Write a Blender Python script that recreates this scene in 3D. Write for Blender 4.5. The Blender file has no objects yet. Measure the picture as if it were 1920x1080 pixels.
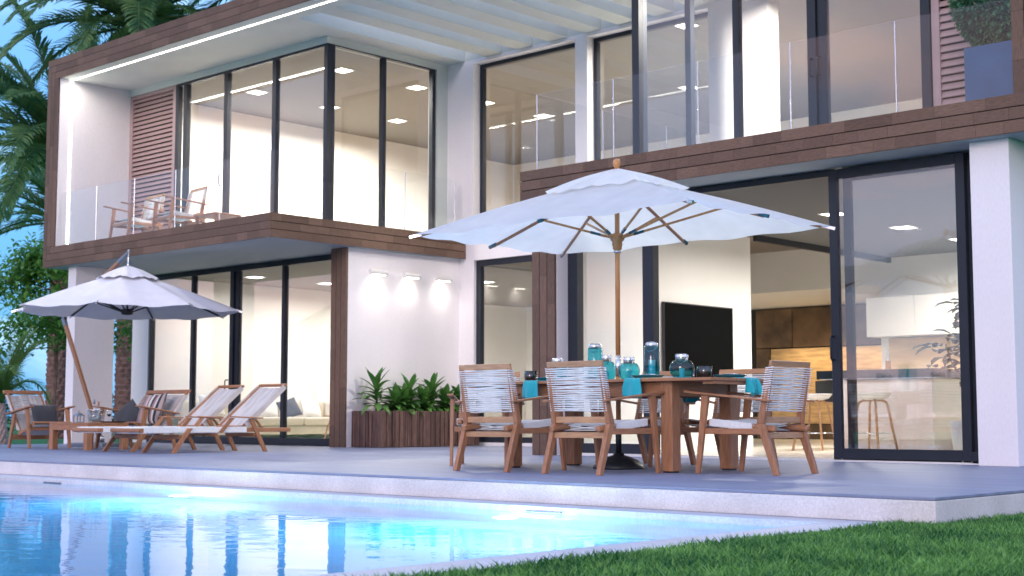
import bpy, bmesh, math, random
import numpy as np
from mathutils import Vector, Matrix
R = math.radians
random.seed(7); rng = np.random.default_rng(7)
S = bpy.context.scene
COL = S.collection
# ------------------------------------------------------------------ camera
CAMZ = 0.44
cd = bpy.data.cameras.new('camera'); cam = bpy.data.objects.new('camera', cd); COL.objects.link(cam)
cam.location = (0, 0, CAMZ); cam.rotation_euler = (R(90 + 5.22), 0, R(42.87))
cd.lens = 50; cd.sensor_width = 36; cd.clip_start = 0.1; cd.clip_end = 3000
cd.dof.use_dof = True; cd.dof.focus_distance = 9.5; cd.dof.aperture_fstop = 4.5
S.camera = cam
# ------------------------------------------------------------------ world
SUN_EL, SUN_ROT = 6.0, 160.0
W = bpy.data.worlds.new('World'); S.world = W; W.use_nodes = True
wn, wl = W.node_tree.nodes, W.node_tree.links
wn.clear()
def N(t, **k):
    n = wn.new(t)
    for a, b in k.items(): setattr(n, a, b)
    return n
wo = N('ShaderNodeOutputWorld'); bg = N('ShaderNodeBackground'); bg.inputs[1].default_value = 0.11
sky = N('ShaderNodeTexSky', sky_type='NISHITA', sun_disc=False)
sky.sun_elevation = R(SUN_EL); sky.sun_rotation = R(SUN_ROT); sky.ozone_density = 3.0; sky.air_density = 1.2; sky.dust_density = 1.0
tc = N('ShaderNodeTexCoord'); sep = N('ShaderNodeSeparateXYZ'); wl.new(tc.outputs['Generated'], sep.inputs[0])
def M(op, a, b=None):
    n = N('ShaderNodeMath', operation=op)
    for i, v in enumerate((a, b)):
        if v is None: continue
        if isinstance(v, (int, float)): n.inputs[i].default_value = v
        else: wl.new(v, n.inputs[i])
    return n.outputs[0]
def MIX(f, a, b, blend='MIX'):
    n = N('ShaderNodeMix', data_type='RGBA', blend_type=blend)
    for i, v in ((0, f), (6, a), (7, b)):
        if isinstance(v, (int, float)): n.inputs[i].default_value = v
        elif isinstance(v, tuple): n.inputs[i].default_value = (*v, 1)
        else: wl.new(v, n.inputs[i])
    return n.outputs[2]
def SMOOTH(v, lo, hi):
    n = N('ShaderNodeMapRange', interpolation_type='SMOOTHSTEP'); n.inputs[1].default_value = lo; n.inputs[2].default_value = hi; wl.new(v, n.inputs[0]); return n.outputs[0]
# dusk gradient laid over the physical sky: pinkish lavender towards the set sun, deep blue away from it, paler overhead
away = M('ADD', M('MULTIPLY', sep.outputs[0], -0.62), M('MULTIPLY', sep.outputs[1], 0.78))
horiz = MIX(SMOOTH(away, -0.55, 0.75), (3.0, 2.95, 3.95), (0.48, 1.65, 3.3))
dusk = MIX(SMOOTH(sep.outputs[2], 0.02, 0.85), horiz, (2.2, 3.0, 5.0))
phys = MIX(1.0, MIX(1.0, sky.outputs[0], (0.70, 0.98, 1.45), 'MULTIPLY'), (6.0, 5.0, 5.5), 'DARKEN')
base = MIX(0.85, phys, dusk)
zz = M('ADD', M('MAXIMUM', sep.outputs[2], 0.0), 0.22)
cx = M('DIVIDE', sep.outputs[0], zz); cy = M('DIVIDE', sep.outputs[1], zz)
cmb = N('ShaderNodeCombineXYZ'); wl.new(cx, cmb.inputs[0]); wl.new(cy, cmb.inputs[1])
nz = N('ShaderNodeTexNoise'); nz.inputs['Scale'].default_value = 1.25; nz.inputs['Detail'].default_value = 7; nz.inputs['Roughness'].default_value = 0.55
nz.inputs['Distortion'].default_value = 0.5
wl.new(cmb.outputs[0], nz.inputs['Vector'])
cl = M('MULTIPLY', SMOOTH(nz.outputs[0], 0.50, 0.68), 0.75)
cloudc = MIX(SMOOTH(sep.outputs[1], -0.5, 0.4), (6.2, 4.0, 3.9), (2.0, 3.1, 4.2))
wl.new(MIX(cl, base, cloudc), bg.inputs[0]); wl.new(bg.outputs[0], wo.inputs[0])
# ------------------------------------------------------------------ sun (very low, soft, pinkish)
ld = bpy.data.lights.new('sun', 'SUN'); ld.energy = 0.38; ld.angle = R(22); ld.color = (1.0, 0.86, 0.86)
sun = bpy.data.objects.new('sun', ld); COL.objects.link(sun)
a = R(SUN_ROT); dirv = Vector((math.sin(a), math.cos(a), math.tan(R(14))))   # towards the sun
sun.rotation_euler = dirv.to_track_quat('Z', 'Y').to_euler()
# ------------------------------------------------------------------ render settings
S.view_settings.view_transform = 'Standard'; S.view_settings.look = 'None'
S.view_settings.exposure = 1.7; S.view_settings.gamma = 1; S.view_settings.use_curve_mapping = False
cy_ = S.cycles
cy_.use_denoising = True
try: cy_.denoiser = 'OPENIMAGEDENOISE'
except Exception: pass
cy_.max_bounces = 9; cy_.diffuse_bounces = 4; cy_.glossy_bounces = 5; cy_.transmission_bounces = 6; cy_.transparent_max_bounces = 24
cy_.sample_clamp_indirect = 5; cy_.blur_glossy = 0.5; cy_.caustics_reflective = False
cy_.use_light_tree = True

# ================================================================== helpers
class MB:
    def __init__(s): s.v = []; s.f = []
    def add(s, vs, fs):
        o = len(s.v); s.v += [tuple(v) for v in vs]; s.f += [tuple(i + o for i in f) for f in fs]; return s
    def box(s, x0, x1, y0, y1, z0, z1):
        return s.add([(x0,y0,z0),(x1,y0,z0),(x1,y1,z0),(x0,y1,z0),(x0,y0,z1),(x1,y0,z1),(x1,y1,z1),(x0,y1,z1)],
                     [(0,3,2,1),(4,5,6,7),(0,1,5,4),(1,2,6,5),(2,3,7,6),(3,0,4,7)])
    def beam(s, p0, p1, w, h, w1=None, h1=None, up=(0,0,1), flat=False):
        """rectangular bar from p0 to p1; w across, h along up; flat: the end faces stay horizontal"""
        p0, p1 = Vector(p0), Vector(p1); d = (p1 - p0).normalized(); u = Vector(up)
        if abs(d.dot(u)) > 0.98: u = Vector((0,1,0))
        x = d.cross(u).normalized(); y = x.cross(d).normalized()
        w1 = w if w1 is None else w1; h1 = h if h1 is None else h1
        vs = []
        for p, a, b in ((p0, w, h), (p1, w1, h1)):
            for sx, sy in ((-1,-1),(1,-1),(1,1),(-1,1)):
                q = p + x*sx*a/2 + y*sy*b/2
                if flat and abs(d.z) > 0.2: q = q + d*((p.z - q.z)/d.z)
                vs.append(q)
        return s.add(vs, [(0,1,2,3)[::-1],(4,5,6,7),(0,1,5,4),(1,2,6,5),(2,3,7,6),(3,0,4,7)])
    def tube(s, pts, r, n=8, r1=None, cap=True):
        pts = [Vector(p) for p in pts]; k = len(pts); vs = []; fs = []
        up = Vector((0,0,1)); prev = None
        for i, p in enumerate(pts):
            d = (pts[min(i+1,k-1)] - pts[max(i-1,0)]).normalized()
            if prev is None:
                x = d.cross(up) if abs(d.dot(up)) < 0.95 else d.cross(Vector((1,0,0)))
            else: x = prev - d*prev.dot(d)
            x.normalize(); prev = x; y = d.cross(x)
            rr = (r[i] if isinstance(r, (list,tuple)) else (r if r1 is None else r + (r1-r)*i/(k-1)))
            for j in range(n):
                t = 2*math.pi*j/n; vs.append(p + (x*math.cos(t) + y*math.sin(t))*rr)
        for i in range(k-1):
            for j in range(n): fs.append((i*n+j, i*n+(j+1)%n, (i+1)*n+(j+1)%n, (i+1)*n+j))
        if cap: fs += [tuple(range(n))[::-1], tuple(range((k-1)*n, k*n))]
        return s.add(vs, fs)
    def lathe(s, prof, n=20, c=(0,0,0)):
        vs = []; fs = []; k = len(prof)
        for r, z in prof:
            for j in range(n):
                t = 2*math.pi*j/n; vs.append((c[0]+r*math.cos(t), c[1]+r*math.sin(t), c[2]+z))
        for i in range(k-1):
            for j in range(n): fs.append((i*n+j, i*n+(j+1)%n, (i+1)*n+(j+1)%n, (i+1)*n+j))
        if prof[0][0] > 1e-4: fs.append(tuple(range(n))[::-1])
        if prof[-1][0] > 1e-4: fs.append(tuple(range((k-1)*n, k*n)))
        return s.add(vs, fs)
    def mesh(s, name, smooth=False):
        m = bpy.data.meshes.new(name); m.from_pydata(s.v, [], s.f); m.update()
        if smooth: m.polygons.foreach_set('use_smooth', [True]*len(m.polygons))
        return m
def put(name, me, m, parent=None, loc=None, world=True, bevel=0, seg=1, smooth=False, auto=None):
    o = bpy.data.objects.new(name, me); COL.objects.link(o)
    if m is not None and not me.materials: me.materials.append(m)
    if parent is not None:
        o.parent = parent
        if world:
            p = parent; off = Vector((0,0,0))
            while p is not None: off += p.location; p = p.parent
            o.location = -off
    if loc is not None: o.location = loc
    if bevel:
        b = o.modifiers.new('bevel', 'BEVEL'); b.width = bevel; b.segments = seg; b.limit_method = 'ANGLE'; b.angle_limit = R(40)
    return o
def part(name, mb, m, parent, world=False, bevel=0, seg=1, smooth=False, kind=None):
    o = put(name, mb.mesh(name, smooth), m, parent, None, world, bevel, seg)
    if kind: o['kind'] = kind
    return o
def thing(name, label, cat, loc=(0,0,0), rz=0, group=None):
    o = bpy.data.objects.new(name, None); COL.objects.link(o); o.location = loc; o.rotation_euler = (0,0,rz)
    o.empty_display_size = 0.1
    o['label'] = label; o['category'] = cat
    if group: o['group'] = group
    return o
def tag(o, label, cat, group=None):
    o['label'] = label; o['category'] = cat
    if group: o['group'] = group
    return o
def struct(o): o['kind'] = 'structure'; return o
def dup(root, loc, rz, label, group=None):
    r = root.copy(); COL.objects.link(r); r.location = loc; r.rotation_euler = (0,0,rz); r['label'] = label
    if group: r['group'] = group
    for ch in root.children:
        c = ch.copy(); COL.objects.link(c); c.parent = r
        for g in ch.children:
            d = g.copy(); COL.objects.link(d); d.parent = c
    return r

# ------------------------------------------------------------------ materials
def newmat(name):
    m = bpy.data.materials.new(name); m.use_nodes = True
    return m, m.node_tree.nodes, m.node_tree.links, m.node_tree.nodes['Principled BSDF']
def mat(name, col, rough=0.5, var=0.12, scale=8.0, stretch=(1,1,1), bump=0.0, bscale=None, metal=0.0, spec=0.5, coords='Object', rnd=0.0, detail=5, sheen=0, fine=0.0, finescale=250):
    m, n, l, p = newmat(name)
    p.inputs['Roughness'].default_value = rough; p.inputs['Metallic'].default_value = metal; p.inputs['Specular IOR Level'].default_value = spec
    if sheen: p.inputs['Sheen Weight'].default_value = sheen
    tc = n.new('ShaderNodeTexCoord')
    if coords == 'World':
        src = n.new('ShaderNodeNewGeometry').outputs['Position']
    else: src = tc.outputs[coords]
    mp = n.new('ShaderNodeMapping'); mp.inputs['Scale'].default_value = stretch; l.new(src, mp.inputs[0])
    nz = n.new('ShaderNodeTexNoise'); nz.inputs['Scale'].default_value = scale; nz.inputs['Detail'].default_value = detail
    l.new(mp.outputs[0], nz.inputs['Vector'])
    mr = n.new('ShaderNodeMapRange'); mr.inputs[1].default_value = 0.3; mr.inputs[2].default_value = 0.7
    mr.inputs[3].default_value = 1 - var; mr.inputs[4].default_value = 1 + var
    l.new(nz.outputs[0], mr.inputs[0])
    fac = mr.outputs[0]
    if fine:
        n2 = n.new('ShaderNodeTexNoise'); n2.inputs['Scale'].default_value = finescale; n2.inputs['Detail'].default_value = 2
        l.new(mp.outputs[0], n2.inputs['Vector'])
        m2 = n.new('ShaderNodeMapRange'); m2.inputs[1].default_value = .3; m2.inputs[2].default_value = .7; m2.inputs[3].default_value = 1-fine; m2.inputs[4].default_value = 1+fine
        l.new(n2.outputs[0], m2.inputs[0])
        mm = n.new('ShaderNodeMath'); mm.operation = 'MULTIPLY'; l.new(fac, mm.inputs[0]); l.new(m2.outputs[0], mm.inputs[1]); fac = mm.outputs[0]
    if rnd:
        oi = n.new('ShaderNodeObjectInfo'); m3 = n.new('ShaderNodeMapRange'); m3.inputs[3].default_value = 1-rnd; m3.inputs[4].default_value = 1+rnd
        l.new(oi.outputs['Random'], m3.inputs[0])
        mm = n.new('ShaderNodeMath'); mm.operation = 'MULTIPLY'; l.new(fac, mm.inputs[0]); l.new(m3.outputs[0], mm.inputs[1]); fac = mm.outputs[0]
        # shift the grain from piece to piece
        ad = n.new('ShaderNodeVectorMath'); ad.operation = 'ADD'; l.new(src, ad.inputs[0])
        sc = n.new('ShaderNodeMath'); sc.operation = 'MULTIPLY'; sc.inputs[1].default_value = 37; l.new(oi.outputs['Random'], sc.inputs[0])
        l.new(sc.outputs[0], ad.inputs[1]); l.new(ad.outputs[0], mp.inputs[0])
    hs = n.new('ShaderNodeMix'); hs.data_type = 'RGBA'; hs.blend_type = 'MULTIPLY'; hs.inputs[0].default_value = 1
    hs.inputs[6].default_value = (*col, 1); l.new(fac, hs.inputs[7]); l.new(hs.outputs[2], p.inputs['Base Color'])
    rr = n.new('ShaderNodeMapRange'); rr.inputs[3].default_value = max(0.02, rough-0.07); rr.inputs[4].default_value = min(1, rough+0.07)
    l.new(nz.outputs[0], rr.inputs[0]); l.new(rr.outputs[0], p.inputs['Roughness'])
    if bump:
        nb = n.new('ShaderNodeTexNoise'); nb.inputs['Scale'].default_value = bscale or scale*3; nb.inputs['Detail'].default_value = 4
        l.new(mp.outputs[0], nb.inputs['Vector'])
        b = n.new('ShaderNodeBump'); b.inputs['Strength'].default_value = bump; b.inputs['Distance'].default_value = 0.01
        l.new(nb.outputs[0], b.inputs['Height']); l.new(b.outputs[0], p.inputs['Normal'])
    return m
def glassmat(name, r0=0.05, tint=(0.97,0.985,0.98), gloss=0.0, maxr=1.0, dirt=0.0):
    """thin architectural glass: clear transmission plus a mirror layer that grows with grazing angle"""
    m = bpy.data.materials.new(name); m.use_nodes = True; n, l = m.node_tree.nodes, m.node_tree.links; n.clear()
    o = n.new('ShaderNodeOutputMaterial'); t = n.new('ShaderNodeBsdfTransparent'); t.inputs[0].default_value = (*tint, 1)
    g = n.new('ShaderNodeBsdfGlossy'); g.inputs['Roughness'].default_value = gloss; g.inputs['Color'].default_value = (1,1,1,1)
    lw = n.new('ShaderNodeLayerWeight'); lw.inputs[0].default_value = 0.5
    pw = n.new('ShaderNodeMath'); pw.operation = 'POWER'; pw.inputs[1].default_value = 4.5; l.new(lw.outputs['Facing'], pw.inputs[0])
    mr = n.new('ShaderNodeMapRange'); mr.inputs[3].default_value = r0; mr.inputs[4].default_value = maxr; l.new(pw.outputs[0], mr.inputs[0])
    x = n.new('ShaderNodeMixShader'); l.new(mr.outputs[0], x.inputs[0]); l.new(t.outputs[0], x.inputs[1]); l.new(g.outputs[0], x.inputs[2])
    l.new(x.outputs[0], o.inputs[0])
    return m
def emit(name, col, s):
    m = bpy.data.materials.new(name); m.use_nodes = True; n, l = m.node_tree.nodes, m.node_tree.links; n.clear()
    o = n.new('ShaderNodeOutputMaterial'); e = n.new('ShaderNodeEmission'); e.inputs[0].default_value = (*col,1); e.inputs[1].default_value = s
    l.new(e.outputs[0], o.inputs[0]); return m
def clothmat(name, col, trans=0.45, weave=900, var=0.04):
    m, n, l, p = newmat(name)
    o = n['Material Output']; n.remove(p)
    d = n.new('ShaderNodeBsdfDiffuse'); t = n.new('ShaderNodeBsdfTranslucent'); x = n.new('ShaderNodeMixShader'); x.inputs[0].default_value = trans
    tc = n.new('ShaderNodeTexCoord'); nz = n.new('ShaderNodeTexNoise'); nz.inputs['Scale'].default_value = 5; nz.inputs['Detail'].default_value = 6; l.new(tc.outputs['Object'], nz.inputs['Vector'])
    mr = n.new('ShaderNodeMapRange'); mr.inputs[1].default_value = .3; mr.inputs[2].default_value = .7; mr.inputs[3].default_value = 1-var; mr.inputs[4].default_value = 1+var; l.new(nz.outputs[0], mr.inputs[0])
    hs = n.new('ShaderNodeMix'); hs.data_type='RGBA'; hs.blend_type='MULTIPLY'; hs.inputs[0].default_value=1; hs.inputs[6].default_value=(*col,1); l.new(mr.outputs[0], hs.inputs[7])
    l.new(hs.outputs[2], d.inputs[0]); l.new(hs.outputs[2], t.inputs[0])
    nb = n.new('ShaderNodeTexNoise'); nb.inputs['Scale'].default_value = weave; l.new(tc.outputs['Object'], nb.inputs['Vector'])
    n3 = n.new('ShaderNodeTexNoise'); n3.inputs['Scale'].default_value = 3.5; n3.inputs['Detail'].default_value = 3; l.new(tc.outputs['Object'], n3.inputs['Vector'])
    b = n.new('ShaderNodeBump'); b.inputs['Strength'].default_value = .25; b.inputs['Distance'].default_value = .06; l.new(n3.outputs[0], b.inputs['Height'])
    l.new(b.outputs[0], d.inputs['Normal'])
    l.new(d.outputs[0], x.inputs[1]); l.new(t.outputs[0], x.inputs[2]); l.new(x.outputs[0], o.inputs[0]); return m
def leafmat(name, col, col2, rough=0.45, trans=0.25, coords='Object', rnd=0.25, nscale=1.3, iw=.55, off=-.55):
    m, n, l, p = newmat(name); o = n['Material Output']
    tc = n.new('ShaderNodeTexCoord'); nz = n.new('ShaderNodeTexNoise'); nz.inputs['Scale'].default_value = nscale; nz.inputs['Detail'].default_value = 4; l.new(tc.outputs[coords], nz.inputs['Vector'])
    wnz = n.new('ShaderNodeTexWhiteNoise'); wnz.noise_dimensions = '1D'
    g = n.new('ShaderNodeNewGeometry'); l.new(g.outputs['Random Per Island'], wnz.inputs['W'])
    ad = n.new('ShaderNodeMath'); ad.operation='MULTIPLY_ADD'; ad.inputs[1].default_value = iw; l.new(wnz.outputs[0], ad.inputs[0]); 
    sb = n.new('ShaderNodeMath'); sb.operation='MULTIPLY_ADD'; sb.inputs[1].default_value=1.6; sb.inputs[2].default_value=off; l.new(nz.outputs[0], sb.inputs[0]); l.new(sb.outputs[0], ad.inputs[2])
    x = n.new('ShaderNodeMix'); x.data_type='RGBA'; x.inputs[6].default_value=(*col,1); x.inputs[7].default_value=(*col2,1); l.new(ad.outputs[0], x.inputs[0])
    l.new(x.outputs[2], p.inputs['Base Color']); p.inputs['Roughness'].default_value = rough; p.inputs['Specular IOR Level'].default_value=.35
    t = n.new('ShaderNodeBsdfTranslucent'); l.new(x.outputs[2], t.inputs[0]); ms = n.new('ShaderNodeMixShader'); ms.inputs[0].default_value = trans
    l.new(p.outputs[0], ms.inputs[1]); l.new(t.outputs[0], ms.inputs[2]); l.new(ms.outputs[0], o.inputs[0]); return m

PLASTER = mat('plaster', (.78,.735,.735), .85, .05, 1.3, stretch=(1,1,.35), bump=.12, bscale=90, coords='World', fine=.03, finescale=60)
INWALL = mat('interior_paint', (.84,.825,.79), .8, .02, 2, coords='World')
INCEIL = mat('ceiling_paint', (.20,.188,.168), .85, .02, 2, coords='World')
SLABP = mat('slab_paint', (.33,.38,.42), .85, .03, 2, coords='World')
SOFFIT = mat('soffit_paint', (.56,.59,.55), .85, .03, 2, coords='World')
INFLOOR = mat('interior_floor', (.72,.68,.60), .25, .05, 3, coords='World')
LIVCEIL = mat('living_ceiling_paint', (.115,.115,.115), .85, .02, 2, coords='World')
UPFLOOR = mat('upper_floor_wood', (.16,.12,.09), .4, .2, 3, stretch=(.3,4,1), coords='World')
PLANK = mat('fascia_wood', (.152,.092,.064), .65, .34, 5, stretch=(1.5,3,6), bump=.25, bscale=18, rnd=.20, spec=.25)
PLANKV = mat('fascia_wood_upright', (.152,.092,.064), .65, .34, 5, stretch=(6,3,1.5), bump=.25, bscale=18, rnd=.20, spec=.25)
BACKING = mat('fascia_backing', (.02,.017,.016), .8)
FRAME = mat('window_frame_paint', (.022,.026,.036), .45, .06, 6, spec=.3)
GLASS = glassmat('window_glass', .062, (.985,.99,.985))
RGLASS = glassmat('railing_glass', .020, (.97,.98,.985))
STEEL = mat('brushed_steel', (.62,.63,.66), .22, .05, 30, metal=1)
DECK = mat('terrace_concrete', (.215,.235,.325), .50, .20, 2.6, stretch=(.30,3.0,1), bump=.08, bscale=60, coords='World', fine=.06, finescale=45, spec=.3)
RISER = mat('edge_concrete', (.63,.585,.57), .75, .10, 3.0, bump=.18, bscale=70, coords='World', fine=.10, finescale=70)
COPING = mat('coping_stone', (.46,.45,.50), .55, .10, 3.0, bump=.15, bscale=60, coords='World', fine=.08, finescale=60, rnd=.05)
TILEW = mat('pool_wall_lit_render', (.30,.66,.80), .5, .06, 2.5, coords='World')  # paler than the pool floor: underwater lamp glow is put into the colour
TILE = mat('pool_render', (.055,.30,.62), .5, .06, 2.5, coords='World')
LOUVRE = mat('louvre_paint', (.36,.245,.235), .5, .06, 8)
TEAK = mat('teak', (.335,.150,.070), .45, .22, 6, stretch=(9,9,1.2), bump=.1, bscale=20, rnd=.10)
TEAKX = mat('teak_along', (.335,.150,.070), .45, .22, 6, stretch=(1.2,9,9), bump=.1, bscale=20, rnd=.10)
TEAKY = mat('teak_across', (.335,.150,.070), .45, .22, 6, stretch=(9,1.2,9), bump=.1, bscale=20, rnd=.10)
GOLDT = mat('golden_teak', (.50,.235,.085), .4, .18, 6, stretch=(9,9,1.2), bump=.1, bscale=20)
OAKX = mat('pale_teak', (.42,.225,.11), .45, .2, 6, stretch=(1.2,9,9), bump=.1, bscale=20, rnd=.10)
ROPE = mat('white_rope', (.78,.78,.76), .75, .05, 40, bump=.2, bscale=300)
ROPET = mat('cream_rope', (.62,.58,.545), .8, .26, 6, stretch=(9,.5,.5), bump=.2, bscale=200)
CANOPY = clothmat('canopy_cloth', (.92,.93,.91), .56)
CANOPY2 = clothmat('side_canopy_cloth', (.70,.68,.71), .12)
BLACKM = mat('black_metal', (.015,.016,.018), .4, .05, 20)
GREYM = mat('grey_metal', (.20,.22,.26), .35, .05, 20, metal=.6)
CHROME = mat('chrome', (.75,.76,.78), .08, .02, 20, metal=1)
TURQ = mat('turquoise_linen', (.015,.40,.46), .85, .07, 12, bump=.3, bscale=500, sheen=.3)
TEALG = glassmat('teal_glass', .06, (.16,.66,.72), 0.02)
TEALP = mat('teal_glaze', (.012,.10,.13), .15, .1, 10)
DARKG = glassmat('dark_green_glass', .10, (.03,.16,.13), .02)
CLEARG = glassmat('clear_glass', .06, (.93,.96,.97), .0)
WAX = mat('candle_wax', (.55,.75,.78), .5, .02, 5)
STRAW = mat('straw_mat', (.55,.42,.24), .9, .25, 60, bump=.4, bscale=300)
CHAR = mat('charcoal_cloth', (.045,.047,.055), .9, .12, 10, bump=.3, bscale=400, sheen=.2)
SOFA = mat('cream_upholstery', (.62,.56,.46), .9, .06, 6, bump=.3, bscale=200)
WHITEC = mat('white_cushion', (.80,.78,.74), .9, .05, 5, bump=.3, bscale=120)
SCREEN = mat('tv_screen', (.004,.0045,.005), .5, .02, 3, spec=.02)
MASONRY = mat('rusty_panel', (.125,.072,.034), .6, .55, 2.2, coords='World', bump=.3, bscale=14, detail=8, rnd=.15)
NICHE = mat('gold_veneer', (.50,.33,.15), .5, .3, 3, stretch=(1,1,6), coords='World')
CABW = mat('cabinet_lacquer', (.74,.71,.67), .35, .02, 3)
ISLF = mat('island_lacquer', (.60,.53,.53), .3, .03, 3)
STONE = mat('dark_worktop', (.010,.016,.024), .4, .12, 8, spec=.12)
BSPL = mat('light_oak', (.62,.45,.27), .5, .12, 4, stretch=(.6,1,5), coords='World')
PLANTER = mat('planter_slat', (.115,.062,.048), .6, .35, 6, stretch=(8,8,1.2), bump=.3, bscale=14, rnd=.30)
BLUEPOT = mat('slate_planter', (.028,.085,.18), .6, .12, 4, bump=.1, bscale=40)
SOIL = mat('soil', (.03,.022,.016), .95, .3, 20, bump=.5)
BARK = mat('palm_bark', (.19,.105,.09), .9, .45, 7, bump=.6, bscale=26)
PBARK = mat('pink_bark', (.42,.27,.25), .9, .2, 7, bump=.4)
PALM = leafmat('palm_leaf', (.045,.17,.105), (.30,.44,.17), .4, .45)
APALM = leafmat('areca_leaf', (.09,.20,.07), (.34,.44,.14), .45, .4)
LEAF = leafmat('tree_leaf', (.03,.16,.05), (.26,.48,.10), .4, .45)
DRAC = leafmat('dracaena_leaf', (.03,.14,.03), (.20,.38,.08), .35, .2, nscale=2.5)
BOX = leafmat('boxwood_leaf', (.02,.10,.065), (.15,.33,.16), .4, .2)
HEDGEM = leafmat('hedge_leaf', (.008,.035,.016), (.03,.08,.03), .5, .15)
GRASS = leafmat('grass_blade', (.010,.10,.024), (.25,.50,.12), .5, .40, nscale=2.0, iw=.95, off=-.85)
LAWN = mat('lawn_soil', (.018,.17,.035), .95, .4, 2.0, bump=.6, bscale=90, coords='World', fine=.5, finescale=40)
def water():
    m, n, l, p = newmat('pool_water')
    p.inputs['Base Color'].default_value = (.80,.95,1,1); p.inputs['Transmission Weight'].default_value = 1; p.inputs['IOR'].default_value = 1.33; p.inputs['Roughness'].default_value = .015
    g = n.new('ShaderNodeNewGeometry'); mp = n.new('ShaderNodeMapping'); mp.inputs['Scale'].default_value = (1,1,1); mp.inputs['Rotation'].default_value = (0,0,R(-43))
    l.new(g.outputs['Position'], mp.inputs[0])
    st = n.new('ShaderNodeMapping'); st.inputs['Scale'].default_value = (1.0,1.6,1); l.new(mp.outputs[0], st.inputs[0])
    a = n.new('ShaderNodeTexNoise'); a.inputs['Scale'].default_value = 2.2; a.inputs['Detail'].default_value = 3; l.new(st.outputs[0], a.inputs['Vector'])
    b = n.new('ShaderNodeBump'); b.inputs['Strength'].default_value = .065; b.inputs['Distance'].default_value = .05; l.new(a.outputs[0], b.inputs['Height']); l.new(b.outputs[0], p.inputs['Normal'])
    return m
WATER = water()
LED = emit('led_diffuser', (1,.96,.88), 3)
LAMPW = emit('downlight_diffuser', (1,.95,.88), 4)
LAMPP = emit('pool_lamp_lens', (.85,.97,1), 5)
FLAME = emit('flame_glow', (1,.75,.4), 1.5)

def area(parent, loc, size, power, col=(1,.93,.84), rot=(0,0,0), spread=150, sy=None, world=True):
    d = bpy.data.lights.new('lamp_light', 'AREA'); d.shape = 'RECTANGLE'; d.size = size; d.size_y = sy or size; d.energy = power; d.color = col; d.spread = R(spread)
    o = bpy.data.objects.new('lamp_light', d); COL.objects.link(o); o.rotation_euler = rot
    o.parent = parent; p = parent; off = Vector((0,0,0))
    if world:
        while p is not None: off += p.location; p = p.parent
    o.location = Vector(loc) - off
    return o
# ================================================================== ground, pool, terrace
PX0, PX1, PY0, PY1 = -26.0, -4.25, -3.0, 7.19      # pool
WZ = -0.190
g = MB()
Zg = -0.175
for x0,x1,y0,y1 in ((-900,PX0-.3,-900,900),(PX1+.3,900,-900,900),(PX0-.3,PX1+.3,-900,PY0-.3),(PX0-.3,PX1+.3,7.5,900)):
    g.add([(x0,y0,Zg),(x1,y0,Zg),(x1,y1,Zg),(x0,y1,Zg)], [(0,1,2,3)])
struct(part('lawn', g, LAWN, None))
b = MB(); D = -1.25
b.add([(PX0,PY0,D),(PX1,PY0,D),(PX1,PY1,D),(PX0,PY1,D)], [(0,1,2,3)])
struct(part('pool_floor', b, TILE, None)); b = MB()
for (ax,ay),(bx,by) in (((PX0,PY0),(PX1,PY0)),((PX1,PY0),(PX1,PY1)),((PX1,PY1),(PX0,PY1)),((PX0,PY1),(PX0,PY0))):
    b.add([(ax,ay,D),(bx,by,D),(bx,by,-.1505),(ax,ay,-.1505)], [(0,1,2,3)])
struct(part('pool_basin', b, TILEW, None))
# pale band of the pool wall above and at the water line
b = MB(); b.box(PX0, PX1-.0, PY1-.012, PY1-.001, -.215, -.1515)
struct(part('pool_rim', b, RISER, None))
b = MB(); b.add([(PX0,PY0,WZ),(PX1,PY0,WZ),(PX1,PY1-.006,WZ),(PX0,PY1-.006,WZ)], [(0,1,2,3)])
struct(part('water', b, WATER, None))
cp = bpy.data.objects.new('pool_coping', None); COL.objects.link(cp); struct(cp)
def slab(x0,x1,y0,y1):
    m = MB(); m.box(x0+.002,x1-.002,y0+.002,y1-.002,-.25,-.15); part('coping_slab', m, COPING, cp, bevel=.006, seg=2)
y = PY0
while y < PY1 - .01: slab(PX1, PX1+.30, y, min(y+1.2, 7.44)); y += 1.2
x = PX1 - 1.2
while x > PX0: slab(x, x+1.2, PY1, 7.44); x -= 1.2
t = MB(); t.box(-22.35, -3.70, 7.44, 24, -.15, -.02); struct(part('terrace_edge', t, RISER, None, bevel=.006, seg=2))
t = MB(); t.box(-22.35, -3.70, 7.44, 24, -.0195, 0); struct(part('terrace', t, DECK, None, bevel=.004, seg=2))
def poollight(x, lab):
    th = thing('pool_light', lab, 'pool light', (x, PY1-.02, -.50), 0, 'lights in the far pool wall')
    m = MB(); m.box(-.20,.20,-.02,.004,-.07,.07); part('housing', m, STEEL, th, bevel=.008, seg=2)
    m = MB(); m.box(-.17,.17,-.026,-.021,-.045,.045); part('lens', m, LAMPP, th)
    area(th, (0,-.05,0), .34, 76, (.62,.90,1), (R(-90+12),0,0), 180, .1, world=False)
    d = bpy.data.lights.new('lamp_light', 'POINT'); d.energy = 11; d.color = (.62,.90,1); d.shadow_soft_size = .08  # extra unseen source off the lens, added to brighten the pool wall
    o = bpy.data.objects.new('lamp_light', d); COL.objects.link(o); o.parent = th; o.location = (0,-.30,.05)
poollight(-10.16, 'left glowing rectangular lamp under water in the far pool wall')
poollight(-6.44, 'right glowing rectangular lamp under water, nearer the grass corner')
for x, lab in ((-12.75,'left thin dark slot at the water line of the far pool wall'), (-6.37,'right thin dark slot at the water line, above the nearer pool lamp')):
    m = MB(); m.box(x-.16,x+.16,PY1-.03,PY1-.012,-.187,-.181); tag(part('skimmer_slot', m, GREYM, None, bevel=.002), lab, 'skimmer', 'skimmer slots of the pool')
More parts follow.
